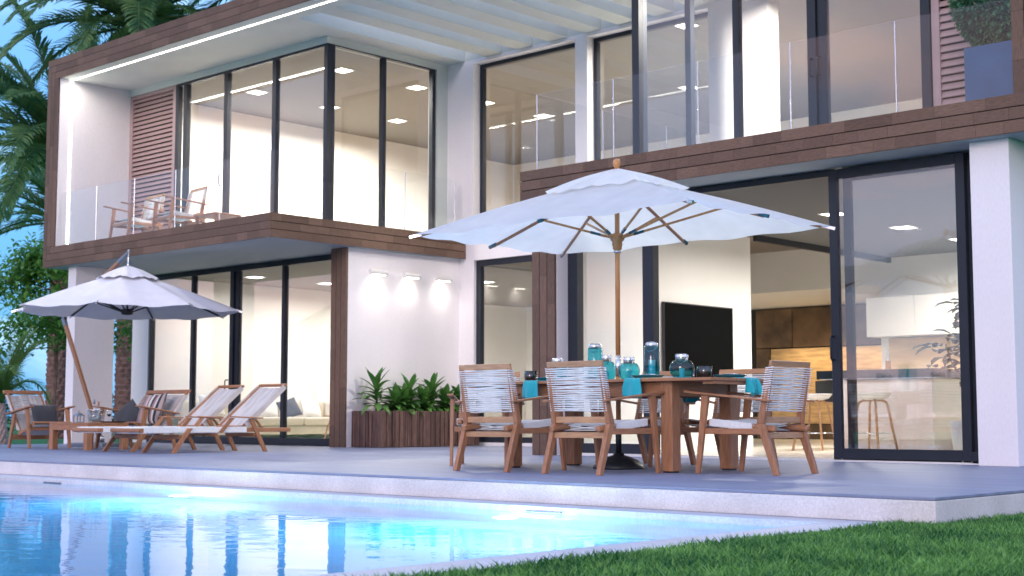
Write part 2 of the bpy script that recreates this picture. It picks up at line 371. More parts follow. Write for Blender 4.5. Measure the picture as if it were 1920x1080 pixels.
# ================================================================== villa
VL = (-14.0, 14.5, 0)
V = thing('villa', 'white two-storey villa with wood-clad balcony frames and lit rooms', 'house', VL)
def vp(name, mb, m, **k): return part(name, mb, m, V, world=True, **k)
XL, XR, YF = -22.62, -4.95, 12.42
ZS, ZB, ZC, ZT = 3.02, 3.375, 6.31, 6.67
FZ = 3.30
XE = -16.25            # east face of left box
XB = -11.40            # west end of right box
YW = 16.40             # recessed wall
# roof with pergola slots
m = MB()
slots = [(-16.29,-15.81),(-15.45,-15.12),(-14.77,-14.43),(-14.05,-13.71),(-13.38,-13.04),(-12.70,-12.36),(-12.02,-11.68)]
sy0, sy1 = 12.915, YW
m.box(XL+.03, slots[0][0], YF+.03, 24, ZC, ZT-.01)
m.box(slots[-1][1], XR-.03, YF+.03, 24, ZC, ZT-.01)
m.box(slots[0][0], slots[-1][1], YF+.03, sy0, ZC, ZT-.01)
m.box(slots[0][0], slots[-1][1], sy1, 24, ZC, ZT-.01)
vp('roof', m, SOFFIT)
for (a,b_),(c,d) in zip(slots[:-1], slots[1:]):
    m = MB(); m.box(b_, c, sy0, sy1, ZC, ZT-.012); vp('pergola_beam', m, SOFFIT, bevel=.004)
# floor slab between the storeys, with the stair void over the living room
m = MB()
m.box(XL+.36, XE-.03, YF+.03, YW, ZS, FZ); vp('balcony_slab', m, SLABP)
m = MB(); m.box(XB+.03, XR-.03, YF+.03, YW, ZS, FZ); vp('balcony_slab', m, SLABP)
m = MB(); m.box(XL+.36, -16.9, YW+.252, 24.8, ZS, FZ); m.box(-16.9,-11.05,YW+.252,17.2,ZS,FZ); m.box(-11.05, XR-.03, YW+.252, 24.6, ZS, FZ); m.box(-10.45,XR-.03,YW+.001,YW+.252,ZS,FZ)
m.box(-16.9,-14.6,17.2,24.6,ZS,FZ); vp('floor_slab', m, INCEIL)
# void walls and cap
m = MB(); m.box(-14.6,-11.05,17.2,21,3.9,4.0); m.box(-14.66,-14.6,17.2,21,FZ,4.0); m.box(-11.05,-10.99,17.2,21,FZ+.002,4.0); m.box(-14.6,-11.05,17.14,17.2,FZ,4.0); vp('void_shaft', m, INWALL)
m = MB(); m.box(-14.6,-11.05,21,21.15,2.6,3.9); vp('bulkhead', m, INWALL)
m = MB(); m.box(-11.05,-10.992,16.9,21,ZS-.10,ZS-.002); vp('shadow_gap', m, FRAME)
m = MB(); m.box(-16.8,-11.0,21.152,24.4,2.62,2.75); vp('low_ceiling', m, INWALL)
# west wing walls
m = MB(); m.box(XL+.03, XL+.38, YF+.03, 24, FZ+.0, ZC); vp('side_wall', m, PLASTER)            # balcony cheek, upper west wall
m = MB(); m.box(-22.93,-22.40,14.42,24.8,0,ZS); vp('side_wall', m, PLASTER)
m = MB(); m.box(-22.07,-21.82,12.60,13.36,0,ZS); vp('column', m, PLASTER, bevel=.004)
m = MB(); m.box(XL+.03, XL+.36, YF+.03, 24, ZS, FZ-.002); vp('slab_edge', m, SLABP)
m = MB(); m.box(-16.65,-16.40,14.02,YW,0,ZS); vp('lamp_wall', m, PLASTER)
# recessed wall with the narrow window and two tall windows
m = MB(); y0, y1 = YW, YW+.25
m.box(-16.65,-16.07,y0,y1,0,ZS); m.box(-14.0,XB+.0,y0,y1,0,ZS); m.box(-16.07,-14.0,y0,y1,2.985,ZS); m.box(-16.07,-14.0,y0,y1,0,.05)
m.box(-16.70,-16.09,y0,y1,ZS,ZC); m.box(-13.90,-13.66,y0,y1,ZS,ZC); m.box(-11.42,-10.45,y0,y1,FZ+.002,ZC)
m.box(-16.09,-13.90,y0,y1,6.25,ZC); m.box(-13.66,-11.42,y0,y1,6.25,ZC); m.box(-16.09,-13.90,y0,y1,ZS,3.34); m.box(-13.66,-11.42,y0,y1,ZS,3.34)
vp('recessed_wall', m, PLASTER)
# upper lintel band over the glass (step at the ceiling)
m = MB(); m.box(-22.24,-16.69,13.80,14.0,6.20,ZC); m.box(-16.89,-16.69,14.0,YW,6.20,ZC); m.box(-16.89,-16.69,16.15,YW,FZ,6.2); vp('lintel', m, SOFFIT)
m = MB(); m.box(-10.75,-5.31,13.80,14.0,6.20,ZC); m.box(-10.75,-10.55,14.0,YW,6.20,ZC); vp('lintel', m, SOFFIT)
m = MB(); m.box(-5.31,-4.985,YF+.061,24,FZ+.001,ZC-.001); vp('side_wall', m, PLASTER)
# back walls
m = MB(); m.box(XL+.38,-5.31,24,24.2,FZ,ZC); vp('back_wall', m, INWALL)
m = MB(); m.box(-22.4,-16.75,24.6,24.8,0,ZS); vp('back_wall', m, INWALL)
# inner lining of the bright west walls
m = MB(); m.box(-22.24,-22.225,14.05,24,FZ,ZC); vp('room_lining', m, INWALL)
m = MB(); m.box(-22.40,-22.385,14.55,24.6,.03,ZS); vp('room_lining', m, INWALL)
m = MB(); m.box(-10.74,-10.43,YW+.255,YW+.27,FZ+.02,ZC-.02); m.box(-10.449,-10.435,YW,YW+.25,FZ,ZC); vp('room_lining', m, INWALL)
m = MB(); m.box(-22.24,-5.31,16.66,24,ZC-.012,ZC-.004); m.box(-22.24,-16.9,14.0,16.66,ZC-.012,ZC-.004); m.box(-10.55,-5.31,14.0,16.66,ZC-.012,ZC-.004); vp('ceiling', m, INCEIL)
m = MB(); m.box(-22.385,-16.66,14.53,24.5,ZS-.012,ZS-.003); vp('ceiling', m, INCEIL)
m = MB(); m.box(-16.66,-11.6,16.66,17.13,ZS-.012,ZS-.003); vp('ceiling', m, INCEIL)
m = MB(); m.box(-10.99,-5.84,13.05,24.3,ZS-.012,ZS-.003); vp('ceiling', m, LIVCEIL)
m = MB(); m.box(-22.24,-16.70,14.0,16.66,FZ+.003,FZ+.012); m.box(-10.78,-5.31,14.0,16.66,FZ+.003,FZ+.012); m.box(-22.24,-5.31,16.66,24,FZ+.003,FZ+.012); vp('upper_floor', m, UPFLOOR)
m = MB(); m.box(-22.4,-16.66,14.53,24.6,.004,.03); m.box(-16.66,-11.4,16.66,24.4,.004,.03); m.box(-11.4,-5.5,12.9,24.4,.004,.03); vp('room_floor', m, INFLOOR)
# east living room
m = MB(); m.box(-11.55,-11.30,13.05,17.2,0,ZS); vp('media_wall', m, INWALL)
m = MB(); m.box(-11.46,-11.10,12.74,13.05,0,ZS); vp('pier_core', m, PLASTER)
m = MB(); m.box(-5.83,-5.45,12.60,24.4,0,ZS); vp('east_wall', m, PLASTER, bevel=.004)
m = MB(); m.box(-16.75,-5.5,24.4,24.6,0,3.3); vp('back_wall', m, INWALL)
m = MB(); m.box(-11.2,-5.83,20.8,21.0,0,ZS); vp('kitchen_wall', m, INWALL)
m = MB(); m.box(-11.30,-5.83,12.84,12.9,0.0,.012); vp('door_sill', m, PLASTER)
# narrow room partition behind the narrow window, lets the lit west room show
# ---- wood cladding: boards laid in three courses
UNIT = MB(); UNIT.box(-.5,.5,-.5,.5,-.5,.5); UNIT = UNIT.mesh('plank'); UNIT.materials.append(PLANK)
UNITV = MB(); UNITV.box(-.5,.5,-.5,.5,-.5,.5); UNITV = UNITV.mesh('plank_upright'); UNITV.materials.append(PLANKV)
voff = Vector(VL)
def plank(parent, c, d, up=False):
    o = bpy.data.objects.new('plank', UNITV if up else UNIT); COL.objects.link(o); o.parent = parent
    o.location = Vector(c); o.scale = d; return o
def run(parent, axis, a0, a1, lo, hi, n, face, side, trim0=0, trim1=0, step=.36, fixed_first=None, up=False, coarse=None):
    """n courses between lo and hi. axis: 'x','y','z' = direction of the boards; face = coordinate of the outer face; side = -1/+1 direction it faces"""
    w = (hi-lo)/n; th = .028
    for i in range(n):
        a, b_ = a0 + trim0*i, a1 - trim1*i
        p = a; first = True
        while p < b_ - 1e-4:
            s = step if coarse is None or p > coarse else 1.6
            L = s*random.uniform(.55,1.35)
            if first: L *= random.uniform(.4,1); first = False
            q = min(p+L, b_)
            if b_ - q < .12: q = b_
            cth = th + random.uniform(-.0015,.0015)
            u0 = lo + w*i + .005; u1 = lo + w*(i+1) - .005
            if i == 0: u0 = lo
            if i == n-1: u1 = hi
            cf = face - side*cth/2
            A, Lq = (p+q)/2, q-p-.0022
            if axis == 'x': plank(parent, (A, cf, (u0+u1)/2), (Lq, cth, u1-u0))
            elif axis == 'y': 
                o = plank(parent, (cf, A, (u0+u1)/2), (Lq, cth, u1-u0)); o.rotation_euler = (0,0,R(90))
            elif axis == 'z': plank(parent, ((u0+u1)/2, cf, A), (u1-u0, cth, Lq), True)
            p = q
cw = .12
# upper frame and left box frame
m = MB(); m.box(XL+.002, XR-.002, YF+.0295, YF+.06, ZC+.002, ZT-.012); m.box(XL+.002, XL+.36, YF+.0295, YF+.06, ZS+.002, ZC-.001)
m.box(XL+.36, XE-.002, YF+.0295, YF+.06, ZS+.002, ZB-.004); m.box(XE-.06, XE-.0295, YF+.06, YW-.001, ZS+.002, ZB-.004)
fl = vp('balcony_cladding', m, BACKING)
for i in range(3):   # nested courses, mitred as L shapes
    o0 = XL + i*cw; zt1 = ZT - i*cw; zb0 = ZS + i*cw*0.985
    run(fl, 'x', o0, -14.6, zt1-cw+.004, zt1-.002, 1, YF, -1, step=.40)
    run(fl, 'x', o0, XE, zb0+.002, zb0+cw*.985-.004, 1, YF, -1, step=.42)
    run(fl, 'z', zb0+cw*.985, zt1-cw, o0+.002, o0+cw-.006, 1, YF, -1, step=.52, up=True)
run(fl, 'y', YF+.03, YW, ZS+.002, ZB, 3, XE, +1, step=.42)
m = MB(); m.box(XB+.002, XR-.002, YF+.0295, YF+.06, ZS+.002, ZB-.004); m.box(-5.31, XR-.002, YF+.0295, YF+.06, ZB, ZC-.001)
fr = vp('balcony_cladding', m, BACKING)
run(fr, 'x', XB, -5.19, ZS+.002, ZB, 3, YF, -1, step=.42)
run(fr, 'x', -5.19, XR, ZS+.002, ZB-cw, 2, YF, -1, step=.5)
run(fr, 'z', ZB-cw+.006, ZC, -5.31, XR, 3, YF, -1, step=.7, up=True)
run(fr, 'x', -14.59, XR, ZC+.002, ZT-.002, 3, YF, -1, step=1.8)
# wood piers on the ground floor
m = MB(); m.box(-16.745,-16.404,14.0095,14.019,0.0,ZS); p1 = vp('pier_cladding', m, BACKING); run(p1, 'z', .0, ZS, -16.752, -16.402, 3, 13.98, -1, step=.85, up=True)
m = MB(); m.box(-16.74,-16.655,14.0205,14.55,0,ZS); vp('pier_core', m, PLASTER)
m = MB(); m.box(-11.455,-11.105,12.7295,12.74,0.0,ZS); p2 = vp('pier_cladding', m, BACKING); run(p2, 'z', .0, ZS, -11.458, -11.102, 3, 12.70, -1, step=.75, up=True)
# ---- windows
def window(axis, fixed, a0, a1, z0, z1, mull=(), fw=.06, depth=.09, mw=.075, bottom=None, top=None, double=(), name='window', pane_off=0.0):
    """frame = the part; mullions and panes = sub-parts"""
    def bx(M_, u0,u1,d0,d1,zz0,zz1):
        if axis == 'x': M_.box(u0,u1,fixed+d0,fixed+d1,zz0,zz1)
        else: M_.box(fixed+d0,fixed+d1,u0,u1,zz0,zz1)
    m = MB(); h = depth/2; bt = fw if bottom is None else bottom; tp = fw if top is None else top
    bx(m,a0,a0+fw,-h,h,z0,z1); bx(m,a1-fw,a1,-h,h,z0,z1); bx(m,a0+fw,a1-fw,-h,h,z1-tp,z1); bx(m,a0+fw,a1-fw,-h,h,z0,z0+bt)
    f = vp(name, m, FRAME, bevel=.004)
    edges = [a0+fw]
    for k, c in enumerate(mull):
        m = MB(); w = mw*(1.35 if k in double else 1)
        if k in double:
            bx(m,c-w,c-.004,-h-.012,h-.02,z0+bt+.002,z1-tp-.002); bx(m,c+.004,c+w,-h+.02,h+.012,z0+bt+.002,z1-tp-.002)
        else: bx(m,c-w/2,c+w/2,-h+.004,h+.006,z0+bt+.001,z1-tp-.001); 
        part('mullion', m, FRAME, f, world=True, bevel=.004)
        edges += [c, c]
    edges.append(a1-fw)
    for i in range(0, len(edges), 2):
        m = MB(); bx(m, edges[i]-.01, edges[i+1]+.01, -.006+pane_off,.006+pane_off, z0+bt-.01, z1-tp+.01)
        part('pane', m, GLASS, f, world=True)
    return f
def handle(f, c, n, z, s=.17):
    """D handle proud of the frame; n = outward"""
    m = MB(); c = Vector((c[0],c[1],z)); n = Vector(n)
    m.tube([c+Vector((0,0,s/2)), c+n*.045+Vector((0,0,s/2)), c+n*.06+Vector((0,0,s/2-.02)), c+n*.06-Vector((0,0,s/2-.02)), c+n*.045-Vector((0,0,s/2)), c-Vector((0,0,s/2))], .011, 8)
    part('handle', m, FRAME, f, world=True, smooth=True)
f = window('x', 14.47, -22.38, -16.76, .01, ZS-.004, (-21.06,-19.83,-18.50), double=(1,), bottom=.11, top=.09, name='sliding_window')
handle(f, (-19.93, 14.40), (0,-1,0), .98, .20)
f = window('x', 13.86, -20.78, -16.70, FZ+.012, 6.20, (-20.50,-19.33,-18.03), bottom=.07, top=.04, mw=.10, fw=.085, double=(), name='balcony_window')
handle(f, (-19.36, 13.79), (0,-1,0), 4.36, .20)
window('y', -16.75, 13.91, 16.135, FZ+.012, 6.20, (15.00,), fw=.07, bottom=.07, top=.02, name='corner_window')
window('x', YW+.20, -16.09, -13.90, 3.34, 6.25, (), fw=.065, name='tall_window')
window('x', YW+.20, -13.66, -11.42, 3.34, 6.25, (), fw=.065, name='tall_window')
window('x', YW+.10, -16.07, -14.0, .05, 2.985, (-14.72,), fw=.10, bottom=.09, mw=.13, name='narrow_window')
f = window('x', 13.86, -10.78, -6.79, FZ+.012, 6.20, (-9.24,-8.155), fw=.11, bottom=.07, top=.04, double=(1,), mw=.085, name='balcony_window')
handle(f, (-8.205, 13.79), (0,-1,0), 4.36, .2); handle(f, (-8.105, 13.79), (0,-1,0), 4.36, .2)
window('y', -10.73, 13.92, 16.15, FZ+.012, 6.20, (14.98,), fw=.09, bottom=.07, top=.02, mw=.10, name='corner_window')
# fixed pane and open sliding door of the living room
window('x', 13.0, -11.10, -9.82, .012, ZS-.02, (), fw=.15, bottom=.13, top=.10, depth=.12, name='fixed_window')
m = MB(); m.box(-9.82,-5.95,12.95,13.06,.002,.02); vp('door_track', m, FRAME)
m = MB(); m.box(-9.82,-7.5,12.95,13.06,ZS-.08,ZS-.02); vp('door_track', m, FRAME)
f = window('x', 12.93, -7.51, -6.03, .013, ZS-.024, (), fw=.095, bottom=.12, top=.10, depth=.06, name='sliding_door'); handle(f, (-7.475,12.89), (0,-1,0), 1.15, .24)
m = MB(); m.box(-6.03,-5.84,12.90,13.06,.003,.12); m.box(-6.05,-5.94,12.97,13.05,.12,ZS-.02); vp('door_jamb', m, FRAME)
window('x', 13.03, -7.40, -5.94, .021, ZS-.024, (), fw=.085, bottom=.10, top=.12, depth=.06, name='sliding_door')
# louvred shutters
def shutter(x0,x1,y,z0,z1,n):
    m = MB(); w = .09
    m.box(x0,x0+w,y-.03,y+.03,z0,z1); m.box(x1-w,x1,y-.03,y+.03,z0,z1); m.box(x0+w,x1-w,y-.03,y+.03,z1-.06,z1); m.box(x0+w,x1-w,y-.03,y+.03,z0,z0+.06)
    s = vp('louvre_shutter', m, LOUVRE, bevel=.003)
    m = MB(); m.box(x0+w,x1-w,y+.020,y+.026,z0+.06,z1-.06); part('backing', m, BACKING, s, world=True)
    me = MB(); me.beam((-(x1-x0)/2+w,0,0),((x1-x0)/2-w,0,0), .010, .074, up=(0,.55,1)); me = me.mesh('slat'); me.materials.append(LOUVRE)
    for i in range(n):
        z = z0+.06+(z1-z0-.12)*(i+.5)/n
        o = bpy.data.objects.new('slat', me); COL.objects.link(o); o.parent = s
        o.location = Vector(((x0+x1)/2, y-.005, z))
shutter(-22.238,-20.80,13.86,FZ+.012,6.195,34)
shutter(-6.78,-5.315,13.86,FZ+.012,6.195,34)
# LED strips: along the ceiling edge and up both cheeks
m = MB(); m.box(-22.20,-5.33,12.64,12.675,ZC-.006,ZC-.002); m.box(-22.239,-22.232,12.64,12.675,FZ+.08,ZC-.008)
tag(vp('led_strip', m, LED), 'x', 'x'); ls = bpy.data.objects['led_strip']; 
del ls['label']; del ls['category']
ls.parent = None; ls.location = (0,0,0); tag(ls, 'thin white light strip along the balcony ceiling and down its left cheek', 'light strip')
area(ls, (-19.2,12.66,ZC-.02), 5.8, 15, (1,.95,.86), (0,0,0), 170, .03)
area(ls, (-22.21,12.66,4.8), 2.9, 2.5, (1,.95,.86), (0,R(-90),0), 170, .03)
area(ls, (-10.5,12.66,ZC-.02), 10, 3.5, (1,.95,.86), (0,0,0), 170, .03)
# ---- downlights
def downlight(x, y, z, power, lab, size=.26, spread=168):
    th = thing('downlight', lab, 'ceiling light', (x,y,z), 0, 'square ceiling downlights')
    h = size/2; m = MB()
    for s in ((-h-.02,h+.02,-h-.02,-h),(-h-.02,h+.02,h,h+.02),(-h-.02,-h,-h,h),(h,h+.02,-h,h)): m.box(s[0],s[1],s[2],s[3],-.010,0)
    part('trim', m, CABW, th)
    m = MB(); m.box(-h,h,-h,h,-.006,-.001); part('diffuser', m, LAMPW, th)
    area(th, (0,0,-.014), size*.9, power, (1,.95,.88), (0,0,0), spread, world=False)
PU = 66
zc = ZC-.013
downlight(-20.55,15.37,zc,PU,'square downlight in the upper left room, second pane from the shutter')
downlight(-18.17,15.36,zc,PU,'square downlight just right of the upper left glass corner post')
downlight(-18.17,17.08,zc,PU,'square downlight in the top of the right corner pane of the upper left room')
downlight(-20.55,17.07,zc,PU,'square downlight half behind the upper left glass corner post')
downlight(-20.52,18.77,zc,PU,'lower square downlight in the first side pane of the upper left room')
downlight(-18.13,18.79,zc,PU,'square downlight at the left edge of the first tall recessed window')
downlight(-18.10,20.39,zc,PU,'square downlight low in the first tall recessed window, behind the glass railing end')
downlight(-12.27,17.05,zc,PU,'top square downlight seen in the second tall window beside the slim mullion')
downlight(-14.62,20.37,zc,PU,'lower square downlight seen in the second tall window under the light strip reflection')
downlight(-9.3,15.45,zc,150,'unseen square downlight added to the upper right room, above the double mullion')  # out of view, added to brighten the wall end behind the glass
PG = 14; zg = ZS-.013
downlight(-21.05,15.77,zg,PG,'square downlight in the lower left room above the third sliding pane')
downlight(-21.05,17.46,zg,PG,'square downlight in the lower left room beside the wood pier')
downlight(-18.60,19.30,zg,PG,'square downlight seen through the narrow ground floor window')
downlight(-21.05,19.25,zg,PG*1.3,'added square downlight of the lower left room, unseen behind the lamp wall')  # hidden lamp, added to lift the rear of the room
downlight(-21.05,20.9,zg,PG*1.6,'deepest square downlight of the lower left room, unseen, added to light the wall in the narrow window')  # hidden lamp, added to brighten the wall behind the narrow window
downlight(-9.13,15.81,zg,31,'square downlight at the stile of the open sliding door')
downlight(-9.09,17.56,zg,31,'square downlight in the middle of the sliding door glass')
downlight(-9.08,19.28,zg,31,'square downlight at the right stile of the sliding door, deepest in the kitchen')
downlight(-12.9,19.3,3.895,60,'unseen square downlight added high in the stair void behind the television wall')  # never in view, added to brighten the bulkhead
# wall lamps
for y, lab in ((14.55,'left tubular wall lamp of three, nearest the wood pier'),(15.25,'middle tubular wall lamp of three on the plaster wall'),(15.95,'right tubular wall lamp of three, nearest the recessed window')):
    th = thing('wall_lamp', lab, 'wall lamp', (-16.40,y,2.67), 0, 'wall lamps over the planter')
    m = MB(); m.tube([(.09,-.17,0),(.09,.17,0)], .042, 16); part('housing', m, CABW, th, smooth=False)
    m = MB(); m.box(0.001,.06,-.06,.06,-.03,.03); part('bracket', m, CABW, th, bevel=.004)
    m = MB(); m.box(.062,.118,-.13,.13,-.0445,-.0425); part('diffuser', m, LAMPW, th)
    area(th, (.085,0,-.06), .24, .62, (1,.92,.82), (0,R(14),0), 125, .05, world=False)
    th.children[-1].rotation_euler = (0, R(12), 0)
# ---- glass balustrades
def balustrade(lab, runs):
    th = thing('glass_railing', lab, 'railing', runs[0][0] + (FZ,))
    for (p0, p1, posts, seams) in runs:
        p0, p1 = Vector((*p0,0)), Vector((*p1,0)); d = (p1-p0); L = d.length; d.normalize(); n = Vector((-d.y,d.x,0))
        ed = [0]+list(posts)+[L]
        for a_, b_ in zip(ed[:-1], ed[1:]):
            if b_-a_ < .03: continue
            q0, q1 = p0+d*(a_+.004), p0+d*(b_-.004)
            m = MB(); m.beam((*q0.xy,(FZ+4.30)/2),(*q1.xy,(FZ+4.30)/2),.014,4.30-FZ,up=(0,0,1)); part('pane', m, RGLASS, th, world=True)
        for s in posts:
            q = p0+d*s + n*(-.016)
            m = MB(); m.beam((*q.xy,FZ),(*q.xy,4.295),.013,.016,up=(0,1,0)); part('post', m, STEEL, th, world=True, bevel=.004)
balustrade('left glass balcony railing wrapping the corner above the loungers',
    [((-22.23,12.52),(-16.30,12.52),(1.17,2.31,3.47,4.64,5.86),()), ((-16.30,12.53),(-16.30,16.19),(1.22,2.54,3.64),())])
balustrade('right glass balcony railing above the dining parasol',
    [((-11.18,12.50),(-5.33,12.50),(.0,1.17,2.34,3.50,4.68),()), ((-11.18,12.51),(-11.18,16.18),(1.2,2.53),())])
# ================================================================== chairs
def beam1(name, p0, p1, w, h, m, parent, w1=None, h1=None, flat=False, up=(0,0,1), bevel=.004):
    mb = MB(); mb.beam(p0,p1,w,h,w1,h1,up,flat); return part(name, mb, m, parent, bevel=bevel, seg=2)
def rope_back(th, hw, yz0, yz1, n, r, m, layers=True, stripes=None, wrap=.05):
    """horizontal cords strung between two uprights; yz0/yz1 = (y,z) of the lower and upper end"""
    mb = MB()
    for i in range(n):
        t = (i+.5)/n; y = yz0[0]+(yz1[0]-yz0[0])*t; z = yz0[1]+(yz1[1]-yz0[1])*t
        j = random.uniform(-.0015,.0015)
        for off, dz in ((.030,.0),(-.030,(yz1[1]-yz0[1])/n)) if layers else ((.018,0),):
            mid = -.02 if off > 0 else .012; j2 = random.uniform(-.0035,.0035)
            pts = [(-hw-.022, y+off*.7, z+dz*.12+j),(-hw*.55, y+off*.75+mid*.8, z+dz*.20-j+j2),(0, y+off*.25+mid, z+dz*.5+.5*j+j2),(hw*.55, y+off*.75+mid*.8, z+dz*.20+j-j2),(hw+.022, y+off*.7, z+dz*.12-j)]
            mb.tube(pts, r, 4, cap=False)
        for s in (-1,1):
            mb.tube([(s*(hw+.021),y-.036,z+.3*(yz1[1]-yz0[1])/n),(s*(hw+.027),y,z),(s*(hw+.021),y+.036,z)], r*1.12, 4)
    return part('rope_back', mb, m, th, kind='stuff')
def rope_seat(th, hw, p0, p1, n, thick, m, droop=.012):
    """cords laid side by side across two side rails, wrapped round them"""
    mb = MB(); w = (Vector(p1)-Vector(p0)).length/n
    for i in range(n):
        t = (i+.5)/n; y = p0[0]+(p1[0]-p0[0])*t; z = p0[1]+(p1[1]-p0[1])*t
        k = random.uniform(-.002,.002)
        top = [(-hw,y,z+k),(-hw*.5,y,z-droop+k),(hw*.5,y,z-droop+k),(hw,y,z+k)]
        for q0,q1 in zip(top[:-1],top[1:]): mb.beam(q0,q1,w*.86,w*.7)
        for s in (-1,1): mb.beam((s*hw,y,z+w*.3+k),(s*hw,y,z-thick+k),w*.88,w*.8,up=(1,0,0))
        mb.beam((-hw,y,z-thick+k),(hw,y,z-thick+k),w*.86,w*.6)
    return part('rope_seat', mb, m, th, kind='stuff')
def dining_chair(lab, loc, rz):
    th = thing('dining_chair', lab, 'chair', loc, rz, 'teak and white rope chairs round the dining table')
    for s in (-1,1):
        beam1('rear_leg', (s*.28,-.33,0),(s*.28,-.195,.395),.040,.046,TEAK,th,.044,.062,True,up=(0,1,0))
        beam1('back_post', (s*.28,-.195,.395),(s*.265,-.285,.845),.044,.060,TEAK,th,.030,.034,True,up=(0,1,0))
        beam1('front_leg', (s*.305,.385,0),(s*.305,.305,.618),.030,.036,TEAK,th,.036,.064,True,up=(0,1,0))
        beam1('armrest', (s*.305,-.30,.572),(s*.305,.50,.652),.052,.016,TEAKY,th,.060,.018)
        beam1('side_rail', (s*.235,-.30,.355),(s*.235,.33,.408),.046,.046,TEAKY,th,bevel=.012)
    beam1('top_rail', (-.285,-.288,.862),(.285,-.288,.862),.024,.046,OAKX,th,up=(0,-.18,1))
    beam1('lower_rail', (-.26,-.205,.425),(.26,-.205,.425),.024,.050,OAKX,th)
    beam1('stretcher', (-.27,-.225,.305),(.27,-.225,.305),.024,.046,OAKX,th)
    beam1('front_rail', (-.29,.335,.335),(.29,.335,.335),.026,.048,TEAKX,th)
    for s in (-1,1): beam1('side_stretcher', (s*.29,-.21,.335),(s*.29,.335,.335),.022,.046,TEAKY,th)
    rope_back(th, .262, (-.212,.485),(-.282,.835), 20, .0042, ROPE)
    rope_seat(th, .262, (-.10,.392),(.30,.432), 30, .052, ROPE)
    mb = MB()
    for k in range(9): 
        mb.tube([(-.2+.012*k,-.10,.385),(-.2+.012*k,-.10,.335)], .0035, 4)
    mb.tube([(-.26,-.11,.383),(0,-.13,.36),(.26,-.11,.338)], .005, 4); mb.tube([(-.26,-.11,.338),(0,-.13,.365),(.26,-.11,.383)], .005, 4)
    part('rope_tie', mb, ROPE, th, kind='stuff')
    return th
G1 = 'teak and white rope chairs round the dining table'
ch = dining_chair('teak chair with white rope back nearest the pool, at the middle of the table', (-7.262,8.835,0), 0)
dup(ch, (-8.235,8.815,0), R(2), 'teak chair with white rope back nearest the pool, left of the other one', G1)
dup(ch, (-6.30,9.69,0), R(90), 'teak and rope chair at the right end of the table, seen from behind', G1)
dup(ch, (-9.37,9.76,0), R(219), 'teak and rope chair at the left end of the table, turned outwards and mostly hidden', G1)
dup(ch, (-8.20,10.72,0), R(180), 'teak and rope chair across the table, left of the parasol foot', G1)
dup(ch, (-7.30,10.72,0), R(180), 'teak and rope chair across the table, behind its front right leg', G1)
dup(ch, (-20.62,13.05,FZ), R(176), 'left teak and rope armchair on the upper balcony', 'balcony armchairs')
dup(ch, (-19.45,13.10,FZ), R(172), 'right teak and rope armchair on the upper balcony, against the lit glass', 'balcony armchairs')
th = thing('side_table', 'low reddish wooden table on the upper balcony beside the right chair', 'table', (-18.55,13.15,FZ))
m = MB(); m.box(-.3,.3,-.25,.25,.30,.33); part('table_top', m, TEAKX, th, bevel=.004)
for sx in (-1,1):
    for sy in (-1,1):
        m = MB(); m.box(sx*.26-.02,sx*.26+.02,sy*.21-.02,sy*.21+.02,0,.30); part('leg', m, TEAK, th)
# ---- dining table
TZ = .758
th = thing('dining_table', 'long reddish teak dining table with square legs', 'table', (-7.785,9.75,0))
for k in range(6):
    y0 = -.55 + (0 if k < 3 else .5775) + (k%3)*.175
    m = MB(); m.box(-1.365,1.365,y0+.0,y0+.171,TZ-.024,TZ); part('tabletop_board', m, TEAKX, th, bevel=.003)
for sx in (-1,1):
    m = MB(); m.box(sx*1.30-.05,sx*1.30+.05,-.50,.50,TZ-.05,TZ-.0245); part('cross_batten', m, TEAKY, th)
for sx in (-1,1):
    for sy in (-1,1):
        m = MB(); m.box(sx*.925-.0575*(1+sx)+.0,sx*.925+.0575*(1-sx),sy*.47-.0575*(1+sy),sy*.47+.0575*(1-sy),.012,TZ-.025); l_ = part('leg', m, TEAK, th, bevel=.005, seg=2)
        m = MB(); m.box(sx*.8675-.045,sx*.8675+.045,sy*.4125-.045,sy*.4125+.045,0,.012); part('foot_pad', m, BLACKM, l_)
for sy in (-1,1):
    m = MB(); m.box(-.809,.809,sy*.44-.014,sy*.44+.014,.615,TZ-.025); part('apron', m, TEAKX, th, bevel=.003)
for sx in (-1,1):
    m = MB(); m.box(sx*.895-.014,sx*.895+.014,-.354,.354,.615,TZ-.025); part('apron', m, TEAKY, th, bevel=.003)
